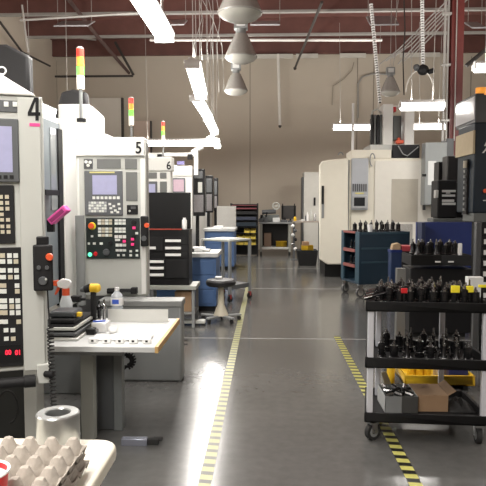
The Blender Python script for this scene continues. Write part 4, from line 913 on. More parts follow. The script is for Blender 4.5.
# right back bench
p0 = at(293.5, 222, 16.9); p1 = at(322, 222, 16.9)
b3 = thing('back_table', ((p0.x + p1.x) / 2, 17.2, 0), 'grey-topped table left of the big white machine, bottles on it', 'table')
MB().box(p0.x, p1.x, 16.9, 17.6, 1.03, 1.07, mat('tan_grey_top', (.36, .32, .28), .5)).build('top', MATS['tan_grey_top'], b3)
for x in (p0.x + .03, p1.x - .03):
    for y in (16.95, 17.55): MB().box(x - .02, x + .02, y - .02, y + .02, 0, 1.03, DGREY).build('leg', DGREY, b3)
for i, (px, h, r_, m_) in enumerate(((295, .13, .04, YEL), (303, .05, .07, PAPER), (307.5, .25, .03, WPL), (311, .32, .035, LGREY), (315, .22, .035, SILV), (306, .18, .03, DGREY))):
    p = at(px, 220, 17.1 + .05 * (i % 2)); o = MB().lathe([(.0001, 0), (r_, 0), (r_, h * .7), (r_ * .4, h * .85), (r_ * .4, h), (.0001, h)], (p.x, 17.1 + .05 * (i % 2), 1.071), m=m_, seg=12)
    tag(o.build(['yellow_can', 'flat_tin', 'white_bottle', 'tall_grey_bottle', 'steel_bottle', 'dark_bottle'][i], m_), ['small yellow can on the left end of the back table', 'flat pale tin on the back table beside the yellow can', 'slim white bottle on the back table before the pale cabinet', 'tallest grey bottle on the back table', 'steel bottle nearest the cream door on the back table', 'short dark bottle on the back table'][i], 'can' if i < 2 else 'bottle')
a = at(297, 258, 15.1); q = at(318, 258, 15.1)
kb = MB(); kb.prism([(a.x + .06, 0), (q.x - .04, 0), (q.x, .38), (a.x, .38)], 15.1, 15.7, 'y', MBLACK); kb = kb.build('black_bin', MBLACK, bev=.01); tag(kb, 'black bin on the floor under the back table, yellow bin on it', 'bin')
ybin(302, 313.5, 15.15, .381, 'yellow bin standing on the black bin under the back table', .12)
p = at(306, 238, 15.25); tag(MB().box(p.x - .1, p.x + .08, 15.2, 15.4, .395, .60, BOXM, M=Matrix.Translation((0, 0, 0))).build('brown_package', BOXM, bev=.02), 'brown paper package in the yellow bin under the back table', 'package')
for i in range(6):
    p = at(293 + (i % 2) * 2.5, 226 + i * 4.6, 16.6)
    tag(MB().sphere((p.x, 16.7, p.z), .05, [WPL, DGREY, PAPER, MBLACK, SILV, WPL][i]).build('hanging_roll', WPL), 'small roll threaded on the rod left of the back table', 'roll', 'rolls on the rod left of the back table')
p = at(294, 240, 16.75); tag(MB().cyl((p.x, 16.7, 0), (p.x, 16.7, 1.05), .012, m=DGREY).cyl((p.x, 16.7, 0), (p.x, 16.7, .02), .1, m=DGREY).build('rod_stand', DGREY), 'thin rod stand left of the back table', 'stand')
p0 = at(304, 172, 18.6); p1 = at(322, 172, 18.6)
wc = MB().box(p0.x, p1.x, 18.6, 19.4, 0, p0.z, mat('pale_cabinet', (.55, .54, .50), .4)).build('tall_cabinet', MATS['pale_cabinet'], bev=.02); tag(wc, 'tall pale cabinet behind the back table beside the cream machine door', 'cabinet')
MB().box(p0.x - .05, p0.x, 18.65, 19.35, .1, p0.z - .15, DGREY).build('dark_side_trim', DGREY, wc)
MB().box(p0.x + .3, p0.x + .36, 18.58, 18.6, 1.5, 1.75, MBLACK).build('latch', MBLACK, wc)

# ================================================================= big white machine on the right
YW = 12.55; FW = Face((at(348, 200, YW).x, YW), 0); X0 = FW.P0.x
mw = thing('machining_centre', (X0, YW, 0), 'large cream machining centre on the right with a grey console and rounded door', 'machine')
def wbox(name, r_, v0, v1, m, bev=.0, par=None, z0=None):
    u0, u1, za, zb = FW.rect(*r_)
    if z0 is not None: za = z0
    return MB().box(X0 + u0, X0 + u1, YW - v1, YW - v0, za, zb, m).build(name, m, par or mw, bev)
wbox('body', (350, 158, 442, 262), -1.9, 0, CREAM, .03)
wbox('top_housing', (352, 149.5, 392, 158), -.9, -.05, CREAM, .01)
# door: rounded left edge, chamfered foot
pts = [(319, 259), (319, 165), (322, 161.5), (329, 160), (347.5, 158.5), (347.5, 264), (327, 264)]
pl = [FW.p(*q) for q in pts]
b = MB(); b.prism([(X0 + u, z) for u, z in pl], YW - .12, YW + .03, 'y', CREAM); dw = b.build('rounded_door', CREAM, mw, bev=.03, seg=4)
b = MB(); u0, u1, za, zb = FW.rect(321, 186, 323.4, 204); b.box(X0 + u0, X0 + u1, YW - .14, YW - .12, za, zb, MBLACK); u0, u1, za, zb = FW.rect(321, 204, 323.4, 218); b.box(X0 + u0, X0 + u1, YW - .135, YW - .12, za, zb, MGREY); b.build('door_handle', MGREY, dw, bev=.004)
wbox('door_seam', (347.8, 160, 349, 262), 0, .01, MGREY)
cs = wbox('console', (351, 158.5, 367.5, 210), .0, .09, mat('console_grey', (.40, .42, .45), .45), .012)
b = MB()
for i in range(7): u0, u1, za, zb = FW.rect(352 + i * 2.1, 184, 353.2 + i * 2.1, 191.5); b.box(X0 + u0, X0 + u1, YW - .1, YW - .09, za, zb, DGREY)
b.build('vent_grille', DGREY, cs)
wbox('yellow_label', (354.5, 192.6, 363, 194.2), .09, .095, MATS['yellow_label'], par=cs)
wbox('console_bezel', (352, 195.5, 366.5, 208.5), .09, .11, mat('bezel_light', (.36, .37, .38), .5), .008, cs)
wbox('console_screen', (353.2, 197.5, 364, 206), .11, .113, mat('screen_off', (.02, .022, .025), .2), 0, cs)
wbox('door_panel', (374, 160.5, 441, 262), 0, .03, mat('machine_cream_light', (.68, .66, .60), .4), .015)
wbox('panel_recess', (391, 179, 417.5, 222), .03, .036, mat('window_tan', (.42, .39, .33), .35), .01)
wbox('lower_base', (326, 265, 440, 276), -1.5, -.25, BLACK, .0, z0=0)
wbox('speckled_panel', (384, 224, 412, 243), .03, .04, GRAN)
for i, (xx, yy) in enumerate(((338, 156), (372, 160))):
    cpt = FW.p(xx, yy); b = MB(); b.tube([(X0 + cpt[0] + .05 * math.cos(a) + (.05 if i == 0 else 0), YW - .05, cpt[1] + (.07 if i == 0 else .13) * math.sin(a)) for a in [R(10 + 20 * k) for k in range(9 + 5 * i)]], .012, m=MGREY); b.build('hose', MGREY, mw)
# spindle tower on top
def tb2(name, r_, v0, v1, m, bev=0): return wbox(name, r_, v0, v1, m, bev)
tb2('tower_plate', (371, 144, 420, 149.8), -1.0, -.1, LGREY, .01)
for i in range(4): tb2('guide_rail', (374 + i * 3.1, 112, 375.9 + i * 3.1, 144.5), -.5, -.35, BLACK if i % 2 == 0 else MATS['deep_grey_panel'])
for i in range(3): tb2('guide_spacer', (376 + i * 3.1, 114, 377 + i * 3.1, 144.5), -.6, -.45, PALU)
tb2('white_column', (385.6, 101.5, 396.2, 144), -.7, -.3, WHITE, .015)
tb2('white_column', (408, 103, 418, 144.5), -.7, -.3, WHITE, .015)
tb2('top_bar', (396, 101.5, 419, 103.6), -.65, -.5, WHITE)
tb2('motor', (398, 112, 407, 138), -.7, -.5, MATS['deep_grey_panel'], .02)
tb2('red_block', (396.5, 104, 400, 109), -.5, -.35, RED, .005)
tb2('orange_fitting', (399.5, 138.5, 407, 141.8), -.5, -.3, ORG, .008)
tb2('orange_fitting', (402, 135.5, 404.5, 144.5), -.52, -.4, ORG, .008)
tb2('black_bellows', (393, 144.6, 420, 157.8), -.6, -.02, BLACK, .01)
c0 = FW.p(398, 146); c1 = FW.p(407, 156); c2 = FW.p(418, 147); b = MB(); b.tube([(X0 + c0[0], YW - .02, c0[1]), (X0 + (c0[0] + c1[0]) / 2, YW - .04, c1[1] + .04), (X0 + c1[0], YW - .04, c1[1]), (X0 + c2[0], YW - .02, c2[1])], .012, m=MGREY); b.build('hose', MGREY, mw)
tb2('pipe_mount', (355, 100, 357, 150), -.5, -.4, WPL)
c0 = FW.p(372, 144); c1 = FW.p(381, 104); b = MB(); b.tube([(X0 + FW.p(374, 116)[0], YW + .4, FW.p(374, 116)[1]), (X0 + FW.p(376, 108)[0], YW + .4, FW.p(376, 108)[1]), (X0 + FW.p(381, 106)[0], YW + .4, FW.p(381, 106)[1]), (X0 + FW.p(385, 110)[0], YW + .4, FW.p(385, 110)[1])], .02, m=LGREY); b.build('hose', LGREY, mw)
# grey electrical cabinet on its right front
ec = wbox('electrical_cabinet', (420.5, 144, 441.5, 205), .04, .35, mat('electrical_grey', (.25, .265, .265), .4), .01)
u0, u1, za, zb = FW.rect(427, 163, 434.5, 186); 
FE = Face((X0, YW - .35), 0)
def eb(name, r_, v, m):
    u0, u1, za, zb = FE.rect(*r_); return MB().box(X0 + u0, X0 + u1, YW - .35 - v, YW - .35, za, zb, m).build(name, m, ec)
eb('paper_notice', (428, 161, 436, 185), .004, PAPER); eb('latch', (422, 174, 426, 176.5), .02, MBLACK); eb('knob', (422.5, 205, 425, 210), .04, MBLACK)
eb('small_label', (436, 206, 441, 208.5), .01, PAPER)
wbox('cabinet_side', (442, 140, 449, 181), -.1, .3, DGREY, .01)

# ================================================================= black machine at the far right
YK = 8.7; XK = at(474, 170, YK).x
mk = thing('black_machining_centre', (XK, YK, 0), 'black machine at the right edge with a navy cover and a silver-sided box on top', 'machine')
zt = at(474, 122, YK).z
MB().box(XK, XK + 2.2, YK, 9.45, 1.42, zt, NAVY).build('navy_cover', NAVY, mk, bev=.02)
MB().box(XK + .12, XK + 2.2, YK + .15, 9.5, 0, 1.42, MBLACK).build('lower_body', MBLACK, mk, bev=.01)
MB().box(XK + .02, XK + 1.5, YK + .02, YK + .5, 1.30, 1.42, MATS['deep_grey_panel']).build('lip', MATS['deep_grey_panel'], mk)
# box on top with glossy side
za = onx(474, 121, XK).z; zb_ = onx(474, 97, XK).z; ya = YK; yb_ = onx(456.5, 110, XK).y
MB().box(XK, XK + .12, ya, yb_ + .02, za - .03, zb_ + .04, DGREY).build('top_box', DGREY, mk, bev=.01)
MB().box(XK + .10, XK + .8, ya, yb_ + .1, za - .03, zb_ + .02, DGREY).build('top_box_rear', DGREY, mk, bev=.01)
MB().box(XK - .012, XK, ya + .02, yb_, za + .02, zb_, mat('glare_white_panel', (.72, .73, .76), .18, 0, var=.02)).build('silver_side_panel', MATS['glare_white_panel'], mk)  # pale non-metal colour paints in the glare on the silver side
z1 = onx(472, 131, XK - .02).z; z0 = onx(472, 154, XK - .02).z
MB().box(XK - .03, XK, onx(473, 145, XK - .03).y, onx(455.5, 145, XK - .03).y, z0, z1, PLY).build('pale_board', PLY, mk, bev=.004)
b = MB(); 
for i in range(9): b.box(XK - .05, XK, 8.95 + .0, 9.0, 1.45 + i * .08, 1.49 + i * .08, MGREY)
b.box(XK - .03, XK, 8.9, 9.05, 1.4, 2.2, MBLACK); b.build('cable_chain', MBLACK, mk)
q = onx(466, 163, XK - .05); b = MB(); b.cyl((XK - .06, q.y, q.z + .03), (XK - .06, q.y, q.z - .07), .03, m=BEIGE); b.build('fitting', BEIGE, mk)
b = MB(); FK = Face((XK, YK), 0)
def fk(ptsx, m, name, v=.004):
    b = MB(); pl = [FK.p(*q) for q in ptsx]; b.prism([(XK + u, z) for u, z in pl], YK - v, YK, 'y', m); b.build(name, m, mk)
fk([(484, 146), (487.5, 139), (491, 146), (489, 146), (487.5, 142.5), (486, 146)], WPL, 'white_emblem'); fk([(482, 153), (487, 146.8), (489.5, 146.8), (489.5, 153), (487, 153), (487, 151), (485, 151), (484, 153)], WPL, 'white_emblem')
b = MB(); FK.knob(b, 485, 191, .03, 0, .04, ORG); b.build('orange_button', ORG, mk, local=True)
b = MB(); FK.box(b, 483, 200, 487, 201, 0, .01, PAPER); b.build('small_label', PAPER, mk, local=True)
# dark tool changer head between column and electrical cabinet
FT = Face((at(437, 200, 10.0).x, 10.0), 0); tcx = FT.P0.x
hd_ = thing('tool_changer', (tcx, 10.0, 0), 'black tool changer head with pale label stripes beside the grey electrical cabinet', 'tool changer')
def ft(name, r_, v0, v1, m, bev=0, z0=None):
    u0, u1, za, zb = FT.rect(*r_)
    if z0 is not None: za = z0
    MB().box(tcx + u0, tcx + u1, 10 - v1, 10 - v0, za, zb, m).build(name, m, hd_, bev)
ft('head', (437.5, 180, 457, 218), -.4, 0, MBLACK, .02)
ft('upper_frame', (449, 155, 470, 182), -.4, -.1, MATS['board_dark'], .02)
ft('pedestal', (444, 218, 472, 260), -.4, -.05, MBLACK, .0, 0)
ft('black_backdrop', (445, 160, 476, 262), -.7, -.41, BLACK, .0, 0)  # black block added as a dark backdrop behind the head
for (y0, y1, x0, x1) in ((190, 192.2, 442, 455.5), (194.5, 196.6, 442, 455), (199.5, 202, 442, 454), (202.6, 205, 442, 455.5), (192.5, 193.5, 446, 450)): ft('label_stripe', (x0, y0, x1, y1), 0, .01, PAPER)
ft('grey_fittings', (434.5, 190, 438, 198), -.05, .03, PALU, .01)
ft('base_plate', (432, 218.5, 462, 222), -.3, .05, MATS['deep_grey_panel'], .01)
for i in range(10): ft('cable_link', (463.5, 158 + i * 6, 466.5, 161 + i * 6), -.1, .0, MGREY)
bc2 = at(481, 90, 8.9); 
bk = thing('stack_beacon', (bc2.x, 8.9, at(481, 121, 8.9).z), 'orange and white stack beacon at the right edge on the black machine', 'beacon', 'stack beacons')
h1 = at(481, 104, 8.9).z - bk.location.z; h2 = at(481, 96, 8.9).z - bk.location.z; h3 = at(481, 88, 8.9).z - bk.location.z
MB().cyl((0, 0, 0), (0, 0, h1), .018, m=WPL).build('pole', WPL, bk, local=True); MB().cyl((0, 0, h1), (0, 0, h2), .075, m=BEAW).build('clear_lens', BEAW, bk, local=True); MB().cyl((0, 0, h2), (0, 0, h3), .075, m=BEAO).build('orange_lens', BEAO, bk, local=True)

# ================================================================= bright blue cabinet + black tool bench
p0 = at(417, 222, 8.25); p1 = at(472, 222, 8.25)
bl = MB().box(p0.x, p1.x, 8.25, 8.32, 0, p0.z, BRBLUE); bl.box(p0.x, p0.x + .05, 8.0, 8.25, 0, p0.z, mat('deep_blue_face', (.01, .018, .06), .45)); bl = bl.build('blue_screen', BRBLUE, bev=.004); tag(bl, 'bright blue steel screen behind the black tool bench', 'screen')  # left face in a darker blue than the front
p0 = at(412.5, 255, 6.9); p1 = at(470, 255, 6.9)
kbch = thing('tool_bench', ((p0.x + p1.x) / 2, 7.3, 0), 'black tool bench crowded with tool holders before the blue screen', 'bench')
zt2 = p0.z
MB().box(p0.x, p1.x, 6.9, 7.35, zt2 - .10, zt2 - .03, MBLACK).build('tray', MBLACK, kbch, bev=.006)
b = MB(); b.box(p0.x, p1.x, 6.88, 6.9, zt2 - .12, zt2, MBLACK); b.box(p0.x - .02, p0.x, 6.88, 7.35, zt2 - .12, zt2, MBLACK); b.box(p1.x, p1.x + .02, 6.88, 7.35, zt2 - .12, zt2, MBLACK); b.build('tray_rim', MBLACK, kbch)
MB().box(p0.x - .01, p1.x + .05, 6.95, 7.35, .06, zt2 - .16, BLACK).build('cabinet', BLACK, kbch, bev=.008)
MB().box(p0.x, p1.x, 7.0, 7.3, 0, .06, RUB).build('plinth', RUB, kbch)
for x in (438, 451): q = at(x, 261.8, 6.87); MB().box(q.x - .03, q.x + .03, 6.868, 6.88, q.z - .008, q.z + .008, PAPER).build('label_tag', PAPER, kbch)

def make_holder(kind, h=.13, r=.03):
    o = None; b = MB()
    if kind == 0: prof = [(.0001, 0), (r, 0), (r, .012), (r * .8, .016), (r * .8, .022), (r, .026), (r, .04), (r * .62, .045), (r * .62, h * .65), (r * .8, h * .68), (r * .8, h * .95), (r * .5, h), (.0001, h)]
    elif kind == 1: prof = [(.0001, 0), (r, 0), (r, .014), (r * .78, .018), (r * .78, .024), (r, .028), (r, .038), (r * .8, .04), (r * .8, h), (.0001, h)]
    else: prof = [(.0001, 0), (r, 0), (r, .012), (r * .8, .016), (r * .8, .022), (r, .026), (r * .7, .04), (r * .4, h * .8), (r * .4, h * .95), (.0001, h)]
    b.lathe(prof, m=DSTEEL, seg=14)
    o = b.build('tool_holder', DSTEEL)
    o.location = (0, 0, 0)
    t_ = MB().lathe([(r * .42, h - .006), (r * .42, h + .012), (r * .2, h + .016), (r * .2, h + (.05 if kind == 2 else .03)), (.0001, h + (.052 if kind == 2 else .032))], m=SILV, seg=10).build('cutter', SILV, o, local=True)
    t2 = MB().lathe([(r * 1.01, .0285), (r * 1.04, .03), (r * 1.04, .034), (r * 1.01, .0355)], m=SILV, seg=14).build('flange_ring', SILV, o, local=True)
    return o
P_ = [make_holder(0), make_holder(1, .11, .033), make_holder(2, .12, .028)]
used = [False] * 3
def hold(x, y, z, k, label, group):
    o = P_[k]
    if not used[k]: used[k] = True; o.location = (x, y, z)
    else: o = dup(P_[k], (x, y, z), random.uniform(0, 6))
    tag(o, label, 'tool holder', group); return o

# ================================================================= near black cart
CR = -R(3.5); FLp = at(365.3, 360, 3.84)
ct = thing('tool_cart', (FLp.x, 3.84, 0), 'black three-shelf tool cart with silver posts in the right foreground', 'cart', rot=CR)
CW, CD = .795, .56
def tray(z1, lip, name):
    r = None; b = MB()
    outer = [(0, 0), (CW, 0), (CW - .03, CD), (.06, CD)]
    b.prism(outer, z1 - lip, z1 - lip + .012, 'z', MBLACK)
    t = .02
    b.box(0, CW, 0, t, z1 - lip, z1, MBLACK)
    b.prism([(.06, CD - t), (CW - .03, CD - t), (CW - .03, CD), (.06, CD)], z1 - lip, z1, 'z', MBLACK)
    b.prism([(0, 0), (t, 0), (.06 + t, CD), (.06, CD)], z1 - lip, z1, 'z', MBLACK)
    b.prism([(CW - t, 0), (CW, 0), (CW - .03, CD), (CW - .03 - t, CD)], z1 - lip, z1, 'z', MBLACK)
    return b.build(name, MBLACK, ct, bev=.006, local=True)
ZT = [.925, .561, .198]
for z, l in zip(ZT, (.062, .066, .06)): tray(z, l, 'shelf')
for (x, y) in ((.030, .03), (CW - .047, .03)):
    for za, zb_ in ((ZT[2], ZT[1] - .066), (ZT[1], ZT[0] - .062)):
        MB().box(x - .014, x + .024, y - .018, y + .018, za - .055, zb_, POST).build('post', POST, ct, bev=.004, local=True)
for (x, y) in ((.145, CD - .04), (CW - .20, CD - .04)):
    for za, zb_ in ((ZT[2], ZT[1] - .066), (ZT[1], ZT[0] - .062)):
        MB().box(x - .018, x + .018, y - .015, y + .015, za - .045, zb_, POST).build('post', POST, ct, bev=.004, local=True)
for i, (x, y, a) in enumerate(((.06, .06, R(35)), (CW - .06, .07, R(88)), (.13, CD - .08, R(20)), (CW - .12, CD - .08, R(60)))):
    M = Matrix.Translation((x, y, 0)) @ Matrix.Rotation(a, 4, 'Z')
    c_ = MB(); c_.cyl((.0, -.016, .056), (.0, .016, .056), .056, seg=22, m=RUB, M=M); c_.cyl((0, -.018, .056), (0, .018, .056), .034, seg=18, m=MGREY, M=M)
    cc = c_.build('caster', RUB, ct, local=True)
    f = MB(); f.box(-.02, .02, -.026, -.02, .05, .115, STEEL, M=M); f.box(-.02, .02, .02, .026, .05, .115, STEEL, M=M); f.box(-.03, .03, -.03, .03, .108, .122, STEEL, M=M); f.cyl((0, -.028, .056), (0, .028, .056), .007, m=STEEL, M=M)
    f.build('fork', STEEL, cc, local=True)
MC = wm(ct)
random.seed(11)
floorz = ZT[0] - .062 + .013
for j, y in enumerate((.08, .16, .25, .34, .44)):
    for i in range(11):
        x = .09 + i * .068 + (j % 2) * .03 + random.uniform(-.008, .008)
        if x > CW - .08 or x < .09 + j * .012: continue
        w_ = MC @ Vector((x, y + random.uniform(-.01, .01), floorz))
        hold(*w_, random.choice((0, 1, 2, 0, 1)), 'black steel tool holder standing on the top shelf of the near tool cart', 'tool holders on the cart top shelf')
fz = ZT[1] - .066 + .013
for j, y in enumerate((.12, .28, .42)):
    for i in range(9):
        x = .12 + i * .08 + (j % 2) * .03 + random.uniform(-.01, .01)
        if x > CW - .1: continue
        if random.random() < .15: continue
        w_ = MC @ Vector((x, y, fz)); hold(*w_, random.choice((0, 1, 2)), 'black steel tool holder on the middle shelf of the near tool cart', 'tool holders on the cart middle shelf')
# small coloured things on the top shelf
def onshelf(px, py, Y, w_, d_, h, m, name, label, cat, z=None):
    p = at(px, py, Y); z = floorz if z is None else z
    return tag(MB().box(p.x - w_ / 2, p.x + w_ / 2, Y - d_ / 2, Y + d_ / 2, p.z - h / 2, p.z + h / 2, m).build(name, m, bev=.003), label, cat)
FY = 3.865
for px, py, w_, h, m_, lab in ((404, 290.5, .038, .032, RED, 'small red cap among the tool holders on the cart'), (455, 289, .054, .046, BYEL, 'left yellow tag on the tool holders of the cart'), (469.5, 289, .046, .042, BYEL, 'middle yellow tag on the tool holders of the cart'), (482, 286, .05, .018, BYEL, 'rightmost thin yellow tag at the picture edge on the cart')):
    pp = at(px, py, 3.880); z_top = pp.z
    r_ = thing('marker_tag', (pp.x, 3.880, floorz), lab, 'tag')
    MB().box(pp.x - w_ / 2, pp.x + w_ / 2, 3.865, 3.880, pp.z - h / 2, pp.z + h / 2, m_).build('plate', m_, r_, bev=.003)
    MB().cyl((pp.x, 3.875, floorz), (pp.x, 3.875, pp.z), .008, m=DSTEEL).build('pin', DSTEEL, r_)
pp = at(470, 278, 4.410); w_ = .11
tag(MB().box(pp.x - w_ / 2, pp.x + w_ / 2, 4.290, 4.350, floorz, pp.z + .02, PAPER).build('white_carton', PAPER, bev=.003), 'upright white carton at the back of the cart top shelf', 'carton')
# long bars lying among the holders at the shelf's left
for i in range(3):
    a = MC @ Vector((-.01 + .02 * i, .06 + .07 * i, ZT[0] + .012 + .012 * i)); c_ = MC @ Vector((.26, .12 + .10 * i, ZT[0] + .075))
    tag(MB().cyl(a, c_, .010, m=DSTEEL).cyl(a, a + (c_ - a) * .2, .014, m=SILV).build('boring_bar', DSTEEL), 'slim boring bar leaning over the left rim of the cart', 'boring bar', 'boring bars at the cart left rim')
# bottom shelf contents
bz = ZT[2] - .06 + .013
a = at(381, 405, 4.110); c_ = at(413, 405, 4.110)
gb = MB(); gb.box(a.x, c_.x, 3.970, 4.250, bz, bz + .004, LGREY); gb.box(a.x, c_.x, 3.970, 3.974, bz, bz + .115, LGREY); gb.box(a.x, c_.x, 4.246, 4.250, bz, bz + .115, LGREY); gb.box(a.x, a.x + .004, 3.970, 4.250, bz, bz + .115, LGREY); gb.box(c_.x - .004, c_.x, 3.970, 4.250, bz, bz + .115, LGREY)
gb = gb.build('grey_parts_box', mat('grey_card', (.36, .37, .37), .7)); gb.data.materials.clear(); gb.data.materials.append(MATS['grey_card']); tag(gb, 'open grey box of metal parts on the cart bottom shelf', 'box')
gp = None
for i in range(9):
    loc = (a.x + .035 + (i % 3) * .07, 4.030 + (i // 3) * .07, bz + .09)
    if gp is None:
        gp = MB().cyl((-.025, 0, 0), (.025, .01, .01), .02, m=SILV, seg=10).build('metal_part', SILV); gp.location = loc; tag(gp, 'round metal part lying in the open grey box', 'metal part', 'metal parts in the grey box')
    else: dup(gp, loc, random.uniform(0, 3))
a = at(414, 403, 4.060); c_ = at(446, 403, 4.060)
cx_ = MB().box(a.x + .004, c_.x, 4.010, 4.270, bz, at(420, 395, 4.010).z, BOXM).build('cardboard_box', BOXM, bev=.003); tag(cx_, 'tan cardboard box on the cart bottom shelf', 'box')
zt3 = at(420, 395, 4.010).z
MB().quad([(c_.x, 4.010, zt3), (c_.x + .05, 4.010, zt3 + .03), (c_.x + .05, 4.270, zt3 + .03), (c_.x, 4.270, zt3)], .003, BOXM).build('open_flap', BOXM, cx_)
a = at(448, 407, 4.030); c_ = at(476, 407, 4.030)
b = MB(); n = 10; V = []
for i in range(n + 1):
    V.append([b.bm.verts.new((a.x + (c_.x - a.x) * i / n, 3.990 + .26 * j / 6, bz + .002 + (.05 + .02 * math.sin(i * 1.9 + j)) * math.sin(PI * i / n) * math.sin(PI * j / 6))) for j in range(7)])
for i in range(n):
    for j in range(6): f = b.bm.faces.new((V[i][j], V[i + 1][j], V[i + 1][j + 1], V[i][j + 1])); f.smooth = True
b.mi(RUB); o = b.build('black_bag', RUB); s = o.modifiers.new('s', 'SOLIDIFY'); s.thickness = .004; s.offset = 1; tag(o, 'crumpled black bag at the right of the cart bottom shelf', 'bag')
pa = [at(x, y, 4.290) for x, y in ((381, 372), (386, 371), (396, 396), (388, 401))]
b = MB(); b.prism([(q.x, q.z) for q in pa], 4.270, 4.285, 'y', PLY); 
tag(b.build('wooden_slat', PLY), 'pale wooden slat leaning behind the grey parts box on the cart', 'slat')

# yellow pallet tray behind the cart with bottles
a = at(405, 386, 4.95); c_ = at(475, 386, 4.95)
yt = MB(); yt.box(a.x, c_.x, 4.95, 5.4, .045, .06, YEL); yt.box(a.x, c_.x, 4.95, 4.97, .045, .13, YEL); yt.box(a.x, c_.x, 5.38, 5.4, .045, .13, YEL); yt.box(a.x, a.x + .02, 4.95, 5.4, .045, .13, YEL); yt.box(c_.x - .02, c_.x, 4.95, 5.4, .045, .13, YEL)
yt = yt.build('yellow_tray', YEL, bev=.006); tag(yt, 'long yellow tray on the floor behind the near tool cart', 'tray')
for x in (a.x + .05, c_.x - .09): MB().box(x, x + .04, 4.97, 5.38, 0, .045, RUB).build('foot', RUB, yt)
ybt = None
for px in (390, 410, 418, 426):
    p = at(px, 375, 5.15); zb0 = .061 if px > 400 else 0
    loc = (p.x, 5.12, zb0)
    if ybt is None:
        ybt = thing('yellow_bottle', loc, 'small yellow bottle standing alone left of the yellow tray', 'bottle')
        MB().lathe([(.0001, 0), (.032, 0), (.034, .02), (.034, .14), (.016, .18), (.016, .2), (.0001, .2)], m=YEL, seg=16).build('bottle_body', YEL, ybt, local=True)
        MB().cyl((0, 0, .195), (0, 0, .225), .018, m=BYEL).build('cap', BYEL, ybt, local=True)
    else: dup(ybt, loc, label='small yellow bottle standing on the yellow tray behind the cart', group='yellow bottles on the tray')
p = at(438, 377, 5.15); tag(MB().lathe([(.0001, 0), (.04, 0), (.045, .1), (.03, .15), (.03, .17), (.0001, .17)], (p.x, 5.15, .061), m=BEIGE, seg=16).build('beige_jug', BEIGE), 'beige jug on the yellow tray behind the cart', 'jug')
p = at(455, 374, 5.15); tag(MB().box(p.x - .08, p.x + .08, 5.05, 5.28, .061, .21, BRBLUE).build('blue_tub', BRBLUE, bev=.006), 'dark blue tub on the yellow tray behind the cart', 'tub')
p0 = at(396, 350, 5.6); p1 = at(404.5, 350, 5.6)
gs = MB().box(p0.x, p1.x, 5.6, 5.68, 0, .95, DGREY).build('grey_upright', mat('upright_grey', (.12, .12, .115), .5)); 
gs.data.materials.clear(); gs.data.materials.append(MATS['upright_grey'])
tag(gs, 'dark grey steel upright standing behind the near tool cart', 'upright')
MB().box(p0.x - .12, p1.x + .12, 5.55, 5.75, 0, .02, MATS['upright_grey']).build('foot_plate', MATS['upright_grey'], gs)

# drawer tower at the right edge
p = at(476, 222, 5.6); dt = thing('drawer_tower', (p.x + .3, 5.8, 0), 'dark drawer tower with white labels at the right edge behind the cart', 'drawers')
MB().box(p.x, p.x + .05, 5.6, 5.66, 0, p.z, mat('tower_grey', (.055, .057, .06), .4)).build('side_panel', MATS['tower_grey'], dt, bev=.01)
MB().box(p.x + .07, p.x + .7, 5.64, 5.8, 0, p.z, BLACK).build('case', BLACK, dt)
for i in range(12):
    z = p.z - .08 - i * .1
    dw_ = MB().box(p.x + .075, p.x + .69, 5.625, 5.64, z - .04, z + .045, MBLACK).build('drawer', MBLACK, dt)
    MB().box(p.x + .085, p.x + .2, 5.618, 5.625, z - .025, z + .02, PAPER).build('label', PAPER, dw_)

# tool bench contents
random.seed(5)
base_z = zt2 - .029
bx0 = at(413, 255, 6.9).x; bx1 = at(470, 255, 6.9).x
G2 = 'tool holders on the black bench'
bigs = [make_holder(0, .16, .042), make_holder(1, .13, .045), make_holder(2, .15, .04)]; bu = [False] * 3
for j, y in enumerate((6.98, 7.08, 7.18, 7.28)):
    for i in range(6):
        x = bx0 + .07 + i * .105 + random.uniform(-.01, .01) + (j % 2) * .03
        if x > bx1 - .06: continue
        if j == 0 and i % 2: continue
        k = random.randrange(3)
        if not bu[k]: bu[k] = True; o = bigs[k]; o.location = (x, y, base_z)
        else: o = dup(bigs[k], (x, y, base_z), random.uniform(0, 6))
        tag(o, 'large dark tool holder standing on the black tool bench', 'tool holder', G2)
p = at(456, 250, 7.1); 
tag(MB().lathe([(.0001, 0), (.025, 0), (.025, .15), (.02, .16), (.0001, .16)], (p.x, 6.96, base_z), m=PAPER, seg=14).build('pale_tube', PAPER), 'pale upright tube at the right of the black tool bench', 'tube')

# ================================================================= blue tool cart in the middle right
rb = R(16.7); C0 = (1.535, 9.9)
bt = thing('blue_tool_cart', (C0[0], C0[1], 0), 'dark blue steel tool cart on casters before the white machine', 'cart', rot=rb)
BW, BD = .92, .72; ZB, ZU = .25, 1.09
MB().box(0, BW, .0, .03, ZB, ZU - .0, BLUE).build('front_panel', BLUE, bt, bev=.004, local=True)
MB().box(0, BW, BD - .03, BD, ZB, ZU, BLUE).build('rear_panel', BLUE, bt, bev=.004, local=True)
MB().box(BW - .03, BW, .03, BD - .03, ZB, ZU, BLUE).build('end_panel', BLUE, bt, local=True)
MB().box(0, BW, 0, BD, ZB - .03, ZB, BLUE).build('base', BLUE, bt, bev=.004, local=True)
for z, rr in ((.52, 1), (.78, 1)):
    MB().box(.02, BW - .03, .03, BD - .03, z - .02, z, BLUE).build('shelf', BLUE, bt, local=True)
    MB().box(-.012, .02, .16, BD - .1, z - .035, z + .015, mat('faded_red_paint', (.26, .085, .075), .5)).build('red_edge', MATS['faded_red_paint'], bt, local=True)
MB().box(-.012, .02, .16, BD - .1, ZU - .03, ZU + .005, MATS['faded_red_paint']).build('red_edge', MATS['faded_red_paint'], bt, local=True)
for y in (0, BD - .10): MB().box(-.004, .03, y, y + (.15 if y == 0 else .1), ZB, ZU, mat('blue_steel_light', (.035, .075, .105), .4)).build('corner_post', MATS['blue_steel_light'], bt, local=True)
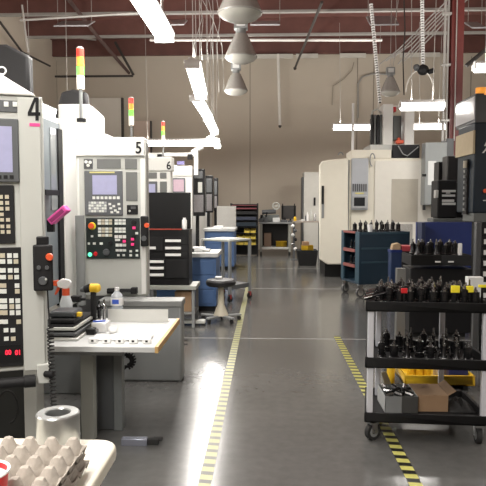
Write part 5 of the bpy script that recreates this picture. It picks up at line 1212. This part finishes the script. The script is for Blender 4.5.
MB().box(.02, BW - .03, .03, BD - .03, ZU - .03, ZU - .01, BLUE).build('top_tray', BLUE, bt, local=True)
for z in (.57, .80, 1.05): MB().box(.04, BW - .03, -.012, 0, z, z + .03, MATS['blue_steel_light']).build('pull_rail', MATS['blue_steel_light'], bt, local=True)
for i, (x, y) in enumerate(((.05, .06), (BW - .06, .06), (.05, BD - .06), (BW - .06, BD - .06))):
    M = Matrix.Translation((x, y, 0)) @ Matrix.Rotation(R((5, 60, 20, 80)[i]), 4, 'Z'); c_ = MB(); c_.cyl((0, -.02, .078), (0, .02, .078), .078, m=mat('grey_caster_rubber', (.10, .10, .10), .6), M=M, seg=20); c_.cyl((0, -.023, .078), (0, .023, .078), .05, m=PALU, M=M); c_.box(-.03, .03, -.03, -.024, .07, .21, STEEL, M=M); c_.box(-.03, .03, .024, .03, .07, .21, STEEL, M=M); c_.box(-.04, .04, -.04, .04, .2, .22, STEEL, M=M)
    c_.build('caster', RUB, bt, local=True)
MBt = wm(bt); random.seed(3); firstt = None
for i in range(8):
    for j, y in enumerate((.18, .4)):
        v = MBt @ Vector((.1 + i * .1, y, ZU - .009)); k = (i + j) % 3
        o = dup(bigs[k], v, random.uniform(0, 6), 'dark tool holder standing on top of the blue tool cart', 'tool holders on the blue cart')
for z, n in ((.521, 3), (.781, 3)):
    for i in range(n):
        v = MBt @ Vector((.08, .2 + i * .14, z)); dup(P_[0], v, 0, 'dark tool holder on an inner shelf of the blue tool cart', 'tool holders inside the blue cart')
v = MBt @ Vector((.16, .045, ZU + .001)); p = at(374, 229, 10.0)
v = MBt @ Vector((.22, .065, ZU - .009))
tag(MB().lathe([(.0001, 0), (.035, 0), (.05, .13), (.047, .13), (.033, .01), (.0001, .01)], v, m=WPL, seg=18).build('white_cup', WPL), 'white cup at the front edge of the blue tool cart', 'cup')
# blue bin and black bin to its right
a = at(391, 248, 8.95); c_ = at(402, 248, 8.95); e_ = at(413, 248, 8.95)
b = MB().box(a.x, c_.x, 8.95, 9.15, 0, .86, mat('dark_blue_bin', (.012, .03, .09), .5)).build('blue_bin', MATS['dark_blue_bin'], bev=.01); tag(b, 'tall dark blue bin with cardboard on top, right of the blue cart', 'bin')
MB().box(a.x - .008, c_.x + .004, 8.942, 9.158, .83, .87, BRBLUE).build('rim', BRBLUE, b, bev=.004)
b = MB(); b.prism([(a.x + .02, .871), (a.x + .04, .95), (a.x + .12, .97), (c_.x - .01, .95), (c_.x - .01, .871)], 8.98, 9.13, 'y', mat('pale_card', (.42, .30, .18), .8)); tag(b.build('cardboard_scrap', MATS['pale_card'], bev=.004), 'folded tan cardboard scrap on the dark blue bin', 'cardboard')
b = MB().box(c_.x + .006, e_.x, 8.95, 9.35, 0, .85, MBLACK).build('black_bin', MBLACK, bev=.01); tag(b, 'tall black bin beside the dark blue bin, a red case on it', 'bin')
b = MB().box(c_.x + .01, e_.x - .01, 8.95, 9.2, .852, .93, mat('dull_red', (.42, .05, .06), .5)).build('red_case', MATS['dull_red'], bev=.005); tag(b, 'dull red case on the tall black bin', 'case')

# ================================================================= camera, world, view
cd = bpy.data.cameras.new('camera'); cam = bpy.data.objects.new('camera', cd); col.objects.link(cam)
cd.sensor_fit = 'HORIZONTAL'; cd.sensor_width = 36; cd.lens = 36 * FPX / 486; cam.location = CAM; cam.rotation_euler = CROT.to_euler(); cd.clip_start = .05
sc = bpy.context.scene; sc.camera = cam
w = bpy.data.worlds.new('world'); sc.world = w; w.use_nodes = True
w.node_tree.nodes['Background'].inputs[0].default_value = (.9, .95, 1, 1); w.node_tree.nodes['Background'].inputs[1].default_value = .1
sc.view_settings.view_transform = 'Standard'; sc.view_settings.look = 'None'; sc.view_settings.gamma = 1; sc.view_settings.use_curve_mapping = False
sc.view_settings.exposure = 0.2
